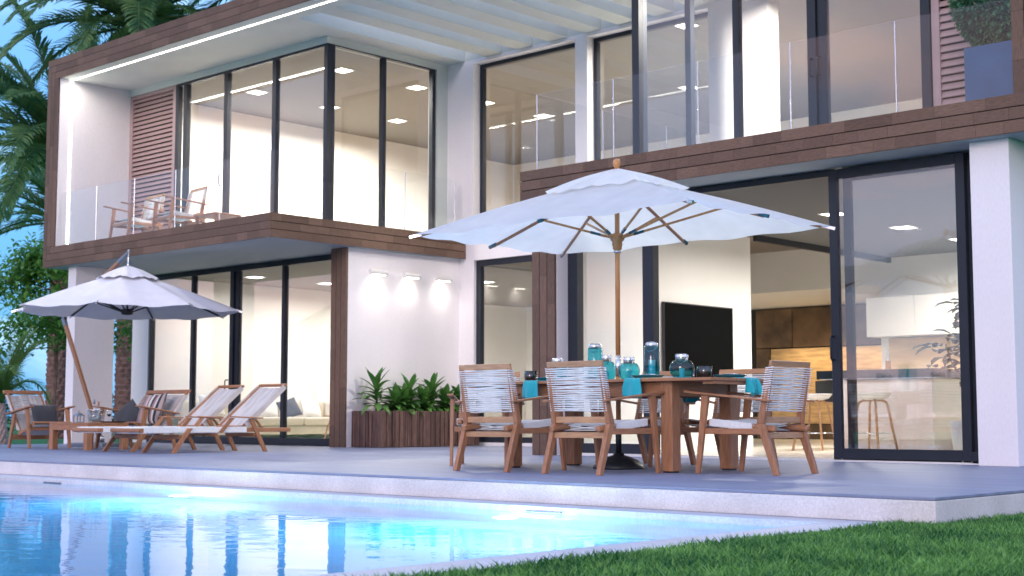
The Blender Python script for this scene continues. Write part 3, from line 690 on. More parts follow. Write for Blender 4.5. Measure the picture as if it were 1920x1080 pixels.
# ---- parasol over the table
def canopy(tips, apex, n=14, sag=.05, scallop=.035, seed=1, dz=0, rscale=1.0):
    """cloth between the rib tips; apex (x,y,z)"""
    rg = random.Random(seed); mb = MB(); k = len(tips); A = Vector(apex)
    T = 12; grid = {}
    ph = [rg.uniform(0,6.28) for _ in range(k)]
    for i in range(k):
        a_, b_ = Vector(tips[i]), Vector(tips[(i+1)%k]); 
        for s in range(n+1):
            for t in range(T):
                u = t/T; f = s/n
                e = a_.lerp(b_, u); bow = 4*u*(1-u)
                inw = (A.xy - e.xy)*(scallop*bow)
                e = e + Vector((inw.x, inw.y, 0))
                p = A.lerp(e, f)
                wob = .012*math.sin(u*math.pi*4+ph[i])*bow*f**3
                p.z += -sag*bow*f*(1-f*.45) + wob + .02*math.sin(f*math.pi)
                grid[(i,t,s)] = p
    vs = []; idx = {}
    for i in range(k):
        for t in range(T):
            for s in range(n+1):
                if s == 0:
                    key = 'apex'
                    if key not in idx: idx[key] = len(vs); vs.append(A + Vector((0,0,dz)))
                    idx[(i,t,0)] = idx[key]
                else: idx[(i,t,s)] = len(vs); vs.append(grid[(i,t,s)] + Vector((0,0,dz)))
    fs = []
    for i in range(k):
        for t in range(T):
            ni, nt = (i, t+1) if t+1 < T else ((i+1)%k, 0)
            for s in range(n):
                q = [idx[(i,t,s)], idx[(i,t,s+1)], idx[(ni,nt,s+1)], idx[(ni,nt,s)]]
                if s == 0: q = [q[0],q[1],q[2]]
                fs.append(q)
    mb.add(vs, fs); return mb
UX, UY = -7.785, 9.75
th = thing('parasol', 'large rectangular white parasol with wooden ribs over the dining table', 'parasol', (UX,UY,0))
HX, HY, ZTIP = 1.535, 1.025, 2.085
tips = [(HX,-HY),(HX,0),(HX,HY),(0,HY),(-HX,HY),(-HX,0),(-HX,-HY),(0,-HY)]
zt = [ZTIP-.0 if abs(x)>0 and abs(y)>0 else ZTIP for x,y in tips]
tp3 = [(x,y,z) for (x,y),z in zip(tips,zt)]
o = part('canopy', canopy(tp3, (0,0,2.575), 16, .045, .03, 3), CANOPY, th, smooth=True)
vt = [(x*.345,y*.345,2.575-(2.575-z)*.345+.045) for x,y,z in tp3]
o = part('vent_cap', canopy(vt, (0,0,2.64), 8, .05, -.05, 5), CANOPY, th, smooth=True)
m = MB(); m.lathe([(.012,2.60),(.022,2.63),(.020,2.645),(.030,2.66),(.036,2.685),(.031,2.71),(.018,2.724),(0.0005,2.728)], 20); part('finial', m, GOLDT, th, smooth=True)
m = MB(); m.lathe([(.0215,.98),(.0215,2.60)], 20); part('upper_pole', m, GOLDT, th, smooth=True)
m = MB(); m.lathe([(.0235,.80),(.0235,.985)], 20); part('pole_sleeve', m, CHROME, th, smooth=True)
m = MB(); m.lathe([(.0215,.42),(.0215,.80)], 20); part('lower_pole', m, GOLDT, th, smooth=True)
m = MB(); m.lathe([(.026,.10),(.026,.42)], 20); part('base_tube', m, BLACKM, th, smooth=True)
m = MB(); m.lathe([(.222,0),(.228,.012),(.218,.03),(.17,.075),(.10,.105),(.05,.118),(.045,.135),(.028,.138)], 40); part('base_dome', m, BLACKM, th, smooth=True)
m = MB(); m.lathe([(.026,1.905),(.042,1.925),(.040,1.94),(.046,1.955),(.044,1.985),(.060,2.0),(.066,2.02),(.062,2.045),(.034,2.06)], 24); part('runner_hub', m, GOLDT, th, smooth=True)
m = MB(); m.lathe([(.034,1.885),(.036,1.90),(.034,1.906)], 24); part('hub_collar', m, CHROME, th, smooth=True)
for k,(x,y,z) in enumerate(tp3):
    Lr = math.hypot(x,y); ux, uy = x/Lr, y/Lr; z0 = 2.545
    r_ = beam1('rib', (ux*.04,uy*.04,z0-.01),(x*.985,y*.985,z-.018),.018,.026,TEAK,th,bevel=.003)
    m = MB(); m.beam((x*.955,y*.955,z+ (z0-z)*.045-.018),(x*1.018,y*1.018,z-.024),.024,.030); part('ferrule', m, TEALP if k%2 else STEEL, r_, bevel=.003)
    fr_ = .52 if Lr > 1.6 else .56; e = Vector((x*fr_,y*fr_,z0+(z-z0)*fr_-.03)); a0 = Vector((ux*.055,uy*.055,2.025))
    s_ = beam1('strut', a0, e, .016, .020, GOLDT, th, bevel=.003)
    q = a0.lerp(e, .10); q1 = a0.lerp(e,.20); m = MB(); m.beam(q,q1,.019,.023); part('strut_joint', m, TEALP, s_)
# ---- things on the table
def lantern(kind, x, y, lab, h, w):
    th = thing('glass_lantern', lab, 'lantern', (x,y,TZ), 0, 'turquoise glass candle lanterns on the table'); r = w/2
    if kind == 'tall': prof = [(r*.9,0),(r,.01),(r,h-.045),(r*.86,h-.035)]
    else: prof = [(r*.45,0),(r*.70,.012),(r*.93,.05),(r,h*.42),(r*.93,h*.58),(r*.70,h*.74),(r*.48,h-.055)]
    m = MB(); m.lathe(prof, 32); part('glass_body', m, TEALG, th, smooth=True)
    m = MB(); rn = r*.84 if kind == 'tall' else r*.50
    m.lathe([(rn*.98,h-.045),(rn,h-.02),(rn*.9,h-.008),(rn*.72,h),(rn*.68,h-.004)] if kind=='tall' else [(rn,h-.058),(rn*1.02,h-.03),(rn*1.06,h-.01),(rn*.98,h),(rn*.9,h-.004)], 28); part('metal_collar', m, CHROME, th, smooth=True)
    rc = r*.42 if kind=='tall' else r*.22; hc = h*.52 if kind=='tall' else .09
    m = MB(); m.lathe([(rc,.012),(rc,hc),(rc*.2,hc-.004)], 20); c_ = part('candle', m, WAX, th, smooth=False)
    m = MB(); m.tube([(0,0,hc-.004),(.001,0,hc+.018)], .0022, 6); part('wick', m, BLACKM, c_)
    m = MB(); q = [(rn*1.08*math.cos(t), rn*1.08*math.sin(t)*.35 - rn*.85*math.sin(t)*1.0, h-.03-.05*math.sin(t)) for t in np.linspace(0,math.pi,14)]
    m.tube(q, .0032, 6); part('handle', m, CHROME, th, smooth=True)
    for s in (-1,1):
        pass
lantern('tall', -8.251, 10.0, 'cylindrical turquoise lantern, left of the parasol pole', .355, .136)
lantern('tall', -7.263, 9.55, 'cylindrical turquoise lantern with a pale candle, right of the parasol pole', .318, .132)
lantern('round', -7.955, 9.80, 'round turquoise lantern touching the left side of the parasol pole', .235, .172)
lantern('round', -7.625, 9.70, 'round turquoise lantern just right of the parasol pole', .205, .192)
lantern('round', -6.992, 9.60, 'rightmost round turquoise lantern in front of the television', .21, .208)
lantern('round', -8.617, 9.90, 'leftmost round turquoise lantern, behind the top rail of a chair', .23, .20)
def bowl(x,y,lab,r,h,g=None):
    m = MB(); m.lathe([(r*.55,0),(r*.8,h*.12),(r*.97,h*.5),(r,h),(r*.94,h),(r*.9,h*.5),(r*.7,h*.2),(0.001,h*.15)], 28)
    o = part('bowl', m, TEALP if r < .04 else DARKG, None, smooth=True); o.location = (x,y,TZ); tag(o, lab, 'bowl', g); return o
bowl(-6.80,9.65,'dark green glass bowl at the right of the round lantern',.063,.105)
bowl(-8.951,9.90,'dark green glass bowl at the left end of the table',.062,.12)
bowl(-7.33,9.47,'small dark dipping bowl beside the front plate',.030,.030)
def plate(x,y,lab,r=.14):
    th = thing('plate', lab, 'plate', (x,y,TZ), 0, 'dark teal plates on the table')
    m = MB(); m.lathe([(r*.6,.0),(r*.72,.006),(r,.030),(r*.985,.034),(r*.70,.012),(.001,.010)], 36); part('rim', m, TEALP, th, smooth=True)
    m = MB(); m.tube([(-r*.5,.0,.042),(r*.5,-.02,.040)], .004, 6); m.tube([(-r*.5,.03,.042),(r*.5,.01,.040)], .004, 6); part('cutlery', m, STEEL, th, smooth=True)
plate(-7.21,9.42,'dark teal plate with cutlery at the front place by the cylindrical lantern')
plate(-6.64,9.78,'dark teal plate with cutlery at the right end place')
plate(-8.28,9.42,'dark teal plate at the front left place, behind the chair')
plate(-7.98,9.50,'dark teal plate in the middle of the table under the parasol pole',.12)
for x,y,rz,lab in ((-7.05,9.36,0,'woven straw mat at the front place, its edge showing by the turquoise napkin'),(-6.66,9.86,R(90),'woven straw mat at the right end place under the plate')):
    m = MB(); m.box(-.2,.2,-.14,.14,0,.006); o = part('placemat', m, STRAW, None, bevel=.002); o.location = (x,y,TZ+.0005); o.rotation_euler = (0,0,rz); tag(o, lab, 'placemat', 'straw placemats')
def napkin(x,y,rz,lab,w=.155,drop=.165,fold=.0,top=.16,seed=0):
    """cloth lying on the table and hanging over its edge (local -Y is outwards)"""
    rg = random.Random(seed); mb = MB(); nx, ny = 16, 22; vs = []
    Ltot = top + drop
    for j in range(ny+1):
        s = Ltot*j/ny
        for i in range(nx+1):
            u = i/nx-.5; px = u*w
            if s < top: py, pz = (top - s), .004 + .003*math.sin(i*1.3)
            else:
                d = s-top; py = -.012 - .004*min(1,d/.03); pz = -d + .004
                k = min(1, d/.10); py -= k*(.012*math.sin(u*9+seed) + fold*.03*math.sin(u*17+seed*2)) + .008*k
                px += k*(u*.03*(1-fold*2)) ; pz += (-.012 if u < -.2 else .004)*k*u*4
            vs.append((px, py, pz))
    fs = [(j*(nx+1)+i, j*(nx+1)+i+1, (j+1)*(nx+1)+i+1, (j+1)*(nx+1)+i) for j in range(ny) for i in range(nx)]
    mb.add(vs, fs); o = part('napkin', mb, TURQ, None, smooth=True); o.location = (x,y,TZ+.001); o.rotation_euler = (0,0,rz)
    sm = o.modifiers.new('thick','SOLIDIFY'); sm.thickness = .006; sm.offset = 1
    tag(o, lab, 'napkin', 'turquoise napkins hanging off the table'); return o
napkin(-7.19,9.20,0,'turquoise napkin hanging off the front edge, right of the middle chair',seed=1)
napkin(-8.31,9.20,0,'turquoise napkin hanging off the front edge between the two near chairs',seed=2)
napkin(-6.42,9.76,R(90),'folded turquoise napkin hanging off the right end by the end chair',.17,.14,1,seed=3)
napkin(-7.42,10.30,R(180),'turquoise napkin hanging off the far edge, seen below the table top',.16,.19,seed=4)
th = thing('tumbler', 'small green tumbler beside the dark bowl at the right', 'glass', (-6.885,9.62,TZ))
m = MB(); m.lathe([(.018,0),(.020,.004),(.024,.075),(.022,.075),(.018,.008),(.001,.006)], 20); part('glass_wall', m, DARKG, th, smooth=True)
# ================================================================== lounge furniture on the left
G2 = 'lounge seats round the coffee table'
def lounge_seat(lab, loc, rz, w, bench=False):
    th = thing('lounge_bench' if bench else 'lounge_chair', lab, 'bench' if bench else 'armchair', loc, rz, G2); hw = w/2
    for s in (-1,1):
        beam1('rear_leg', (s*(hw+.02),-.30,0),(s*(hw+.02),-.16,.50),.034,.040,TEAK,th,.036,.075,True,up=(0,1,0))
        beam1('front_leg', (s*(hw+.02),.30,0),(s*(hw+.02),.20,.575),.034,.045,TEAK,th,.038,.085,True,up=(0,1,0))
        beam1('armrest', (s*(hw+.03),-.34,.50),(s*(hw+.03),.24,.595),.085,.022,TEAKY,th,bevel=.008)
        beam1('armrest', (s*(hw+.03),.24,.595),(s*(hw+.03),.36,.608),.085,.022,TEAKY,th,.07,.02,bevel=.008)
        beam1('back_post', (s*(hw-.04),-.08,.22),(s*(hw-.04),-.52,.80),.032,.045,TEAKY,th,up=(0,1,0))
        beam1('side_rail', (s*(hw-.04),.34,.37),(s*(hw-.04),-.12,.20),.034,.045,TEAKY,th)
    beam1('top_rail', (-hw-.02,-.53,.822),(hw+.02,-.53,.822),.030,.060,TEAKX,th,up=(0,-.6,1),bevel=.01)
    beam1('front_rail', (-hw,.36,.372),(hw,.36,.372),.035,.032,TEAKX,th,bevel=.012)
    beam1('stretcher', (-hw,.245,.285),(hw,.245,.285),.026,.05,TEAKX,th)
    beam1('stretcher', (-hw,-.24,.16),(hw,-.24,.16),.026,.075,TEAKX,th)
    rope_back(th, hw-.04, (-.11,.26),(-.50,.775), 30, .0078, ROPET)
    rope_seat(th, hw-.04, (-.10,.235),(.325,.385), 26, .045, ROPE)
    return th
lounge_seat('teak and rope armchair at the far left with a charcoal cushion', (-19.46,10.72,0), R(-90), .60)
lounge_seat('wide teak and rope bench with striped and black cushions', (-18.07,11.46,0), R(180), 1.08, True)
def cushion(lab, c, size, rot, m, name='cushion', stripes=None, n=12):
    """puffed square cushion, corners pinched"""
    mb = MB(); w, h, t = size
    for sgn in (1,-1):
        vs = []; 
        for j in range(n+1):
            for i in range(n+1):
                u, v = 2*i/n-1, 2*j/n-1
                pin = 1 - .07*(1-u*u)*(v*v) ; pin2 = 1 - .07*(1-v*v)*(u*u)
                d = max(0,(1-u**2))**.45*max(0,(1-v**2))**.45
                vs.append((u*w/2*pin2 if abs(u)==1 else u*w/2, v*h/2*pin if abs(v)==1 else v*h/2, sgn*t/2*d + .006*math.sin(5*u+3*v)*d))
        fs = [(j*(n+1)+i, j*(n+1)+i+1, (j+1)*(n+1)+i+1, (j+1)*(n+1)+i) for j in range(n) for i in range(n)]
        if sgn < 0: fs = [f[::-1] for f in fs]
        mb.add(vs, fs)
    o = part(name, mb, m, None, smooth=True); o.location = c; o.rotation_euler = rot
    tag(o, lab, 'cushion'); return o
def stripemat():
    m, n, l, p = newmat('striped_cloth'); tc = n.new('ShaderNodeTexCoord'); sx = n.new('ShaderNodeSeparateXYZ'); l.new(tc.outputs['Generated'], sx.inputs[0])
    r = n.new('ShaderNodeValToRGB'); r.color_ramp.interpolation = 'CONSTANT'; e = r.color_ramp.elements
    cols = [(.32,.22,.20),(.05,.05,.06),(.30,.20,.19),(.38,.27,.25),(.55,.50,.48),(.26,.13,.09),(.62,.58,.56),(.035,.035,.045),(.28,.17,.14),(.55,.50,.48),(.03,.03,.04),(.36,.28,.26),(.06,.06,.07)]
    pos = [0,.12,.15,.26,.36,.45,.52,.62,.69,.76,.82,.90,.96]
    e[0].position = 0; e[0].color = (*cols[0],1); e[1].position = pos[1]; e[1].color = (*cols[1],1)
    for c_, q in zip(cols[2:], pos[2:]): k = e.new(q); k.color = (*c_,1)
    l.new(sx.outputs[0], r.inputs[0]); l.new(r.outputs[0], p.inputs['Base Color']); p.inputs['Roughness'].default_value = .9; return m
STRIPE = stripemat()
cushion('charcoal cushion on the far left armchair', (-19.50,10.80,.46), (R(70),0,R(90)), CHAR) if False else None
cushion('charcoal cushion leaning in the far left armchair', (-19.40,10.86,.47), (R(62),0,R(80)), (.40,.40,.16) and CHAR) if False else None
cushion('charcoal cushion leaning in the far left armchair', (-19.47,10.80,.475), (.42,.36,.15), (R(66),0,R(90)), CHAR)
cushion('black cushion leaning at the left end of the wide bench', (-18.36,11.52,.47), (.40,.40,.14), (R(60),R(38),R(4)), CHAR)
cushion('striped cushion with brown, black and pale bands on the wide bench', (-17.86,11.58,.56), (.50,.50,.17), (R(64),R(-6),R(6)), STRIPE)
# coffee table
th = thing('coffee_table', 'square-legged teak coffee table between the lounge seats', 'table', (-17.99,10.655,0))
for k in range(5):
    m = MB(); m.box(-.50,.50,-.325+.131*k,-.325+.131*k+.126,.355,.375); part('tabletop_board', m, TEAKX, th, bevel=.002)
for sx in (-1,1):
    for sy in (-1,1):
        m = MB(); m.box(sx*.455-.045,sx*.455+.045,sy*.28-.045,sy*.28+.045,0,.354); part('leg', m, TEAK, th, bevel=.004)
for sy in (-1,1):
    m = MB(); m.box(-.409,.409,sy*.30-.02,sy*.30+.02,.27,.354); part('apron', m, TEAKX, th, bevel=.003)
for sx in (-1,1):
    m = MB(); m.box(sx*.475-.02,sx*.475+.02,-.234,.234,.27,.354); part('apron', m, TEAKY, th, bevel=.003)
CTZ = .3755
th = thing('candle_lantern', 'small grey metal lantern with a peaked lid on the coffee table', 'lantern', (-18.17,10.6,CTZ))
m = MB(); m.box(-.055,.055,-.055,.055,0,.008); part('base', m, GREYM, th)
m = MB()
for sx in (-1,1):
    for sy in (-1,1): m.box(sx*.05-.005,sx*.05+.005,sy*.05-.005,sy*.05+.005,.008,.095)
part('frame', m, GREYM, th)
m = MB(); m.add([(-.062,-.062,.095),(.062,-.062,.095),(.062,.062,.095),(-.062,.062,.095),(-.02,-.02,.135),(.02,-.02,.135),(.02,.02,.135),(-.02,.02,.135)],[(3,2,1,0),(4,5,6,7),(0,1,5,4),(1,2,6,5),(2,3,7,6),(3,0,4,7)]); part('lid', m, GREYM, th)
m = MB(); m.tube([(.018*math.cos(t),0,.15+.018*math.sin(t)) for t in np.linspace(0,6.28,14)], .003, 5); part('ring', m, GREYM, th)
th = thing('ice_bucket', 'clear ice bucket filled with ice on the coffee table', 'ice bucket', (-17.72,10.6,CTZ))
m = MB(); m.lathe([(.09,0),(.105,.01),(.12,.17),(.115,.17),(.10,.02),(.001,.018)], 28); part('bucket_wall', m, CLEARG, th, smooth=True)
m = MB(); m.lathe([(.115,.165),(.125,.168),(.125,.178),(.115,.178)], 28); part('rim', m, STEEL, th, smooth=True)
m = MB()
for k in range(26):
    t = random.uniform(0,6.28); r_ = random.uniform(0,.075); z = random.uniform(.03,.15); s = random.uniform(.012,.02); c_ = Vector((r_*math.cos(t),r_*math.sin(t),z)); d = Vector((random.uniform(-1,1),random.uniform(-1,1),random.uniform(-1,1))).normalized()
    m.beam(c_-d*s,c_+d*s,2*s,2*s)
part('ice', m, mat('ice', (.42,.50,.55), .15, .3, 30), th, kind='stuff')
for dx,ht,lab,cap in ((-.055,.30,'dark bottle with a silver neck standing in the ice bucket',GREYM),(.06,.27,'clear bottle with an orange cap standing in the ice bucket',TEAK)):
    th2 = thing('bottle', lab, 'bottle', (-17.72+dx,10.6,CTZ+.02))
    m = MB(); m.lathe([(.028,0),(.03,.01),(.03,.13),(.012,.19),(.011,ht)], 16); part('glass_body', m, CLEARG, th2, smooth=True)
    m = MB(); m.lathe([(.0135,ht-.06),(.0135,ht+.005),(.001,ht+.006)], 12); part('cap', m, cap, th2, smooth=True)
def wineglass(x,y,z,lab):
    th = thing('wine_glass', lab, 'glass', (x,y,z)); m = MB(); m.lathe([(.032,0),(.030,.003),(.004,.006),(.004,.07),(.02,.085),(.034,.115),(.032,.16),(.030,.16),(.032,.115),(.018,.088),(.001,.084)], 20); part('glass_wall', m, CLEARG, th, smooth=True)
    m = MB(); m.lathe([(.001,.086),(.018,.089),(.031,.112),(.030,.118),(.001,.118)], 18); part('wine', m, DARKG, th, smooth=True)
wineglass(-17.46-.12,10.6+.12,CTZ,'stemmed wine glass at the right end of the coffee table')
m = MB(); m.lathe([(.001,0),(.13,0),(.19,.012),(.195,.018),(.185,.018),(.12,.008),(.001,.007)], 32); o = part('tray', m, BLACKM, None, smooth=True); o.location = (-17.74,10.74,CTZ) ; o.location = (-17.66,10.83,CTZ); tag(o, 'round dark tray on the back of the coffee table', 'tray')
# ---- sun loungers
def lounger(lab, loc):
    th = thing('sun_lounger', lab, 'sun lounger', loc, 0, 'teak and rope sun loungers'); hw = .30
    for s in (-1,1):
        beam1('side_rail', (s*hw,-1.15,.285),(s*hw,1.17,.285),.030,.055,TEAKY,th,bevel=.008)
        beam1('front_leg', (s*(hw+.03),-.68,0),(s*(hw+.03),-.44,.31),.030,.055,TEAK,th,.030,.060,True,up=(0,1,0))
        beam1('rear_leg', (s*(hw+.03),.74,0),(s*(hw+.03),.50,.43),.030,.055,TEAK,th,.030,.060,True,up=(0,1,0))
        beam1('arm_post', (s*(hw+.03),.02,.25),(s*(hw+.03),.20,.44),.028,.05,TEAK,th,.028,.05,True,up=(0,1,0))
        beam1('armrest', (s*(hw+.035),.14,.458),(s*(hw+.035),.68,.438),.060,.018,TEAKY,th,bevel=.006)
        beam1('back_post', (s*(hw-.045),.42,.325),(s*(hw-.045),1.09,.865),.028,.036,TEAKY,th,up=(0,1,0))
        beam1('back_prop', (s*(hw-.08),.62,.46),(s*(hw-.08),.78,.29),.022,.03,TEAKY,th,up=(0,1,0))
    beam1('foot_rail', (-hw-.02,-1.16,.288),(hw+.02,-1.16,.288),.045,.05,TEAKX,th,bevel=.015)
    beam1('stretcher', (-hw,-.55,.20),(hw,-.55,.20),.028,.05,TEAKX,th)
    beam1('stretcher', (-hw,.60,.22),(hw,.60,.22),.028,.05,TEAKX,th)
    beam1('top_rail', (-hw+.0,1.10,.880),(hw-.0,1.10,.880),.030,.04,TEAKX,th,up=(0,-.8,1),bevel=.01)
    beam1('back_foot_rail', (-hw+.03,.40,.325),(hw-.03,.40,.325),.03,.035,TEAKX,th)
    mb = MB(); n = 46
    for i in range(n):
        t = (i+.5)/n; y = .45+(1.08-.45)*t; z = .35+(.865-.35)*t
        mb.tube([(-hw+.02,y,z),(-hw*.5,y+.018,z-.022),(0,y+.022,z-.027),(hw*.5,y+.018,z-.022),(hw-.02,y,z)], .0085, 4, cap=False)
        for s in (-1,1): mb.tube([(s*(hw-.02),y-.02,z+.022),(s*(hw-.012),y+.03,z-.03)], .0088, 4)
    part('rope_back', mb, ROPET, th, kind='stuff')
    rope_seat(th, hw+.014, (-1.10,.318),(.44,.318), 64, .062, ROPE, .015)
    return th
lb = lounger('sun lounger nearest the lit windows, its raised back right of the other', (-15.53,10.86,0))
dup(lb, (-16.57,10.93,0), 0, 'sun lounger farther left, next to the coffee table and bench')
# ---- cantilever parasol
CX, CY, CZ, CR = -19.0, 11.85, 2.065, 1.72
th = thing('cantilever_parasol', 'octagonal off-white cantilever parasol with slanting wooden mast at left', 'parasol', (-19.9,12.0,0))
dx, dy = CX+19.9, CY-12.0
tp = [(dx+CR*math.cos(R(45*k-1)), dy+CR*math.sin(R(45*k-1)), CZ) for k in range(8)]
part('canopy', canopy(tp, (dx,dy,2.68), 14, .07, .05, 11), CANOPY2, th, smooth=True)
part('vent_cap', canopy([(dx+(x-dx)*.27,dy+(y-dy)*.27,2.68-(2.68-z)*.27+.05) for x,y,z in tp], (dx,dy,2.76), 6, .05, -.10, 12), CANOPY2, th, smooth=True)
m = MB(); m.lathe([(.03,2.72),(.022,2.78),(.013,2.80),(.013,2.98),(.016,2.985),(.016,3.0),(.001,3.002)], 14, (dx,dy,0)); part('hanger', m, STEEL, th, smooth=True)
m = MB(); m.lathe([(.04,2.00),(.085,2.01),(.09,2.05),(.085,2.09),(.03,2.10)], 20, (dx,dy,0)); part('hub', m, BLACKM, th, smooth=True)
m = MB(); m.lathe([(.014,2.09),(.014,2.74)], 12, (dx,dy,0)); part('hub_rod', m, BLACKM, th, smooth=True)
for k,(x,y,z) in enumerate(tp):
    ux, uy = (x-dx)/CR, (y-dy)/CR
    r_ = beam1('rib', (dx+ux*.05,dy+uy*.05,2.62),(x,y,z-.012),.018,.026,BLACKM,th,bevel=.002)
    m = MB(); m.beam((x-ux*.07,y-uy*.07,z+.012),(x+ux*.03,y+uy*.03,z-.018),.022,.028); part('tip', m, STEEL, r_)
    f_ = .5; beam1('strut', (dx+ux*.08,dy+uy*.08,2.05),(dx+ux*CR*f_,dy+uy*CR*f_,2.62+(z-2.62)*f_-.02),.016,.02,BLACKM,th,bevel=.002)
foot, elb, top = Vector((-.15,.10,.05)), Vector((-1.50,.15,2.09)), Vector((dx,dy,2.965))
e2 = foot.lerp(elb,.95); beam1('mast', foot.lerp(elb,.12), e2, .05, .07, TEAK, th, bevel=.006)
beam1('mast_foot', foot, foot.lerp(elb,.13), .058, .078, GREYM, th, bevel=.006)
m = MB(); m.beam(foot.lerp(elb,.93), elb, .058,.078); m.beam(elb, elb.lerp(top,.09), .058,.07); part('elbow', m, GREYM, th, bevel=.006)
beam1('arm', elb.lerp(top,.08), elb.lerp(top,.87), .045,.06, TEAKX, th, bevel=.006)
beam1('arm_end', elb.lerp(top,.86), top, .05,.066, GREYM, th, .03,.035, bevel=.006)
m = MB(); m.box(-.40,.62,-.36,.22,0,.055); part('base_plate', m, GREYM, th, bevel=.008)
m = MB(); m.lathe([(.05,.055),(.05,.16),(.03,.17)], 16, (-.15,.10,0)); part('foot_socket', m, STEEL, th, smooth=True)
# ---- planter by the plaster wall
th = thing('slatted_planter', 'long dark planter clad in uneven upright wood strips by the plaster wall', 'planter', (-16.075,15.17,0))
m = MB(); m.box(-.30,.30,-1.03,1.0,0.02,.50); part('trough', m, BACKING, th)
m = MB(); m.box(-.28,.28,-1.0,.98,.50,.512); part('soil', m, SOIL, th)
def slats(axis, a0, a1, face):
    p = a0
    while p < a1-.005:
        w = random.choice((.018,.022,.03,.034,.045,.06)); q = min(p+w, a1); tl = random.uniform(-.010,.010); d = random.uniform(.016,.034)
        m = MB()
        if axis == 'y': m.add([(face-.02,p,.008),(face+d-.02,p,.008),(face+d-.02,q-.005,.008),(face-.02,q-.005,.008),(face-.02,p+tl,.545),(face+d-.02,p+tl,.545),(face+d-.02,q-.005+tl*.5,.545),(face-.02,q-.005+tl*.5,.545)],[(3,2,1,0),(4,5,6,7),(0,1,5,4),(1,2,6,5),(2,3,7,6),(3,0,4,7)])
        else: m.add([(p,face-d+.02,.008),(q-.005,face-d+.02,.008),(q-.005,face+.02,.008),(p,face+.02,.008),(p+tl,face-d+.02,.545),(q-.005+tl*.5,face-d+.02,.545),(q-.005+tl*.5,face+.02,.545),(p+tl,face+.02,.545)],[(3,2,1,0),(4,5,6,7),(0,1,5,4),(1,2,6,5),(2,3,7,6),(3,0,4,7)])
        part('slat', m, PLANTER, th)
        p = q + random.choice((0,0,.004,.010,.016))
slats('y', -1.05, 1.03, .32); slats('x', -.32, .345, -1.05)
def leafstrip(mb, base, direction, L, w, bend, n=5, fold=.35, tip=.02):
    """one long pointed leaf: a folded strip that arches over"""
    d = Vector(direction).normalized(); side = d.cross(Vector((0,0,1)))
    if side.length < .1: side = Vector((1,0,0))
    side.normalize(); p = Vector(base); vs = []
    for i in range(n+1):
        t = i/n; ww = w*(math.sin(math.pi*min(1,t*.86+.14))**.8 if t < 1 else tip)
        nrm = side.cross(d).normalized()
        vs += [p - side*ww/2 + nrm*ww*fold*.5, p, p + side*ww/2 + nrm*ww*fold*.5]
        p = p + d*(L/n); d = (d + Vector((0,0,-bend/n))).normalized()
    fs = []
    for i in range(n):
        a = i*3; fs += [(a,a+1,a+4,a+3),(a+1,a+2,a+5,a+4)]
    mb.add(vs, fs)
def dracaena(x,y,h,n,lab,seed,L=.30):
    rg = random.Random(seed); th = thing('dracaena', lab, 'plant', (x,y,.512), 0, 'leafy plants in the slatted planter')
    m = MB(); m.tube([(0,0,0),(.01,.01,h*.5),(0,.015,h)], .014, 7, .009); part('stem', m, HEDGEM, th)
    for k in range(n):
        f = k/n; z = h*(.15+.85*f); a_ = k*2.4+rg.uniform(-.3,.3); el = .15+1.0*f**1.5+rg.uniform(-.15,.2)
        mb = MB(); leafstrip(mb, (0,0,z), (math.cos(a_)*math.cos(el),math.sin(a_)*math.cos(el),math.sin(el)), L*rg.uniform(.75,1.1)*(1.05-.25*f), .100*rg.uniform(.8,1.1), rg.uniform(.7,1.5)*(1.2-f*.9), 6)
        part('leaf', mb, DRAC, th, smooth=True)
dracaena(-16.10,14.34,.46,30,'tallest leafy plant at the left end of the planter',1,.44)
dracaena(-16.08,15.02,.38,28,'second tall leafy plant from the planter left end',2,.40)
dracaena(-16.05,15.46,.40,28,'third tall leafy plant, right half of the planter',3,.40)
for k,(y,h_) in enumerate(((14.64,.14),(14.82,.17),(15.24,.16),(15.70,.18),(15.98,.22))):
    dracaena(-16.0,y,h_+.05,40,['low bushy plant beside the tallest one in the planter','low bushy plant second from the tallest in the planter','low bushy plant between the two right tall plants','low bushy plant right of the third tall one','bushy plant at the far right end of the planter, behind the chair'][k],20+k,.34)
# ---- clipped ball plant in the slate box, upper right balcony
th = thing('box_planter', 'tall square slate-blue planter on the right upper balcony', 'planter', (-5.635,13.10,FZ))
m = MB(); m.box(-.31,.31,-.31,.31,0,.68); part('box', m, BLUEPOT, th, bevel=.006)
m = MB(); m.box(-.28,.28,-.28,.28,.68,.688); part('soil', m, SOIL, th)
th = thing('ball_shrub', 'clipped round green shrub in the slate-blue planter', 'shrub', (-5.70,13.10,FZ+.69))
m = MB(); m.tube([(0.05,0,0),(.04,0,.35)], .025, 8); part('stem', m, BARK, th)
mb = MB(); n_ = 6500
for k in range(n_):
    d = Vector(rng.normal(size=3)).normalized(); r_ = .50*(1-.35*random.random()**2.2)*(1+.05*math.sin(7*d.x+3*d.z)+.04*math.sin(11*d.y)); c_ = d*r_*.86 + Vector((0,0,.44))
    if c_.z < .03: continue
    q = (d+Vector(rng.normal(size=3))*.6).normalized(); leafstrip(mb, c_, q, .060, .034, .3, 2)
part('crown', mb, BOX, th, kind='stuff')
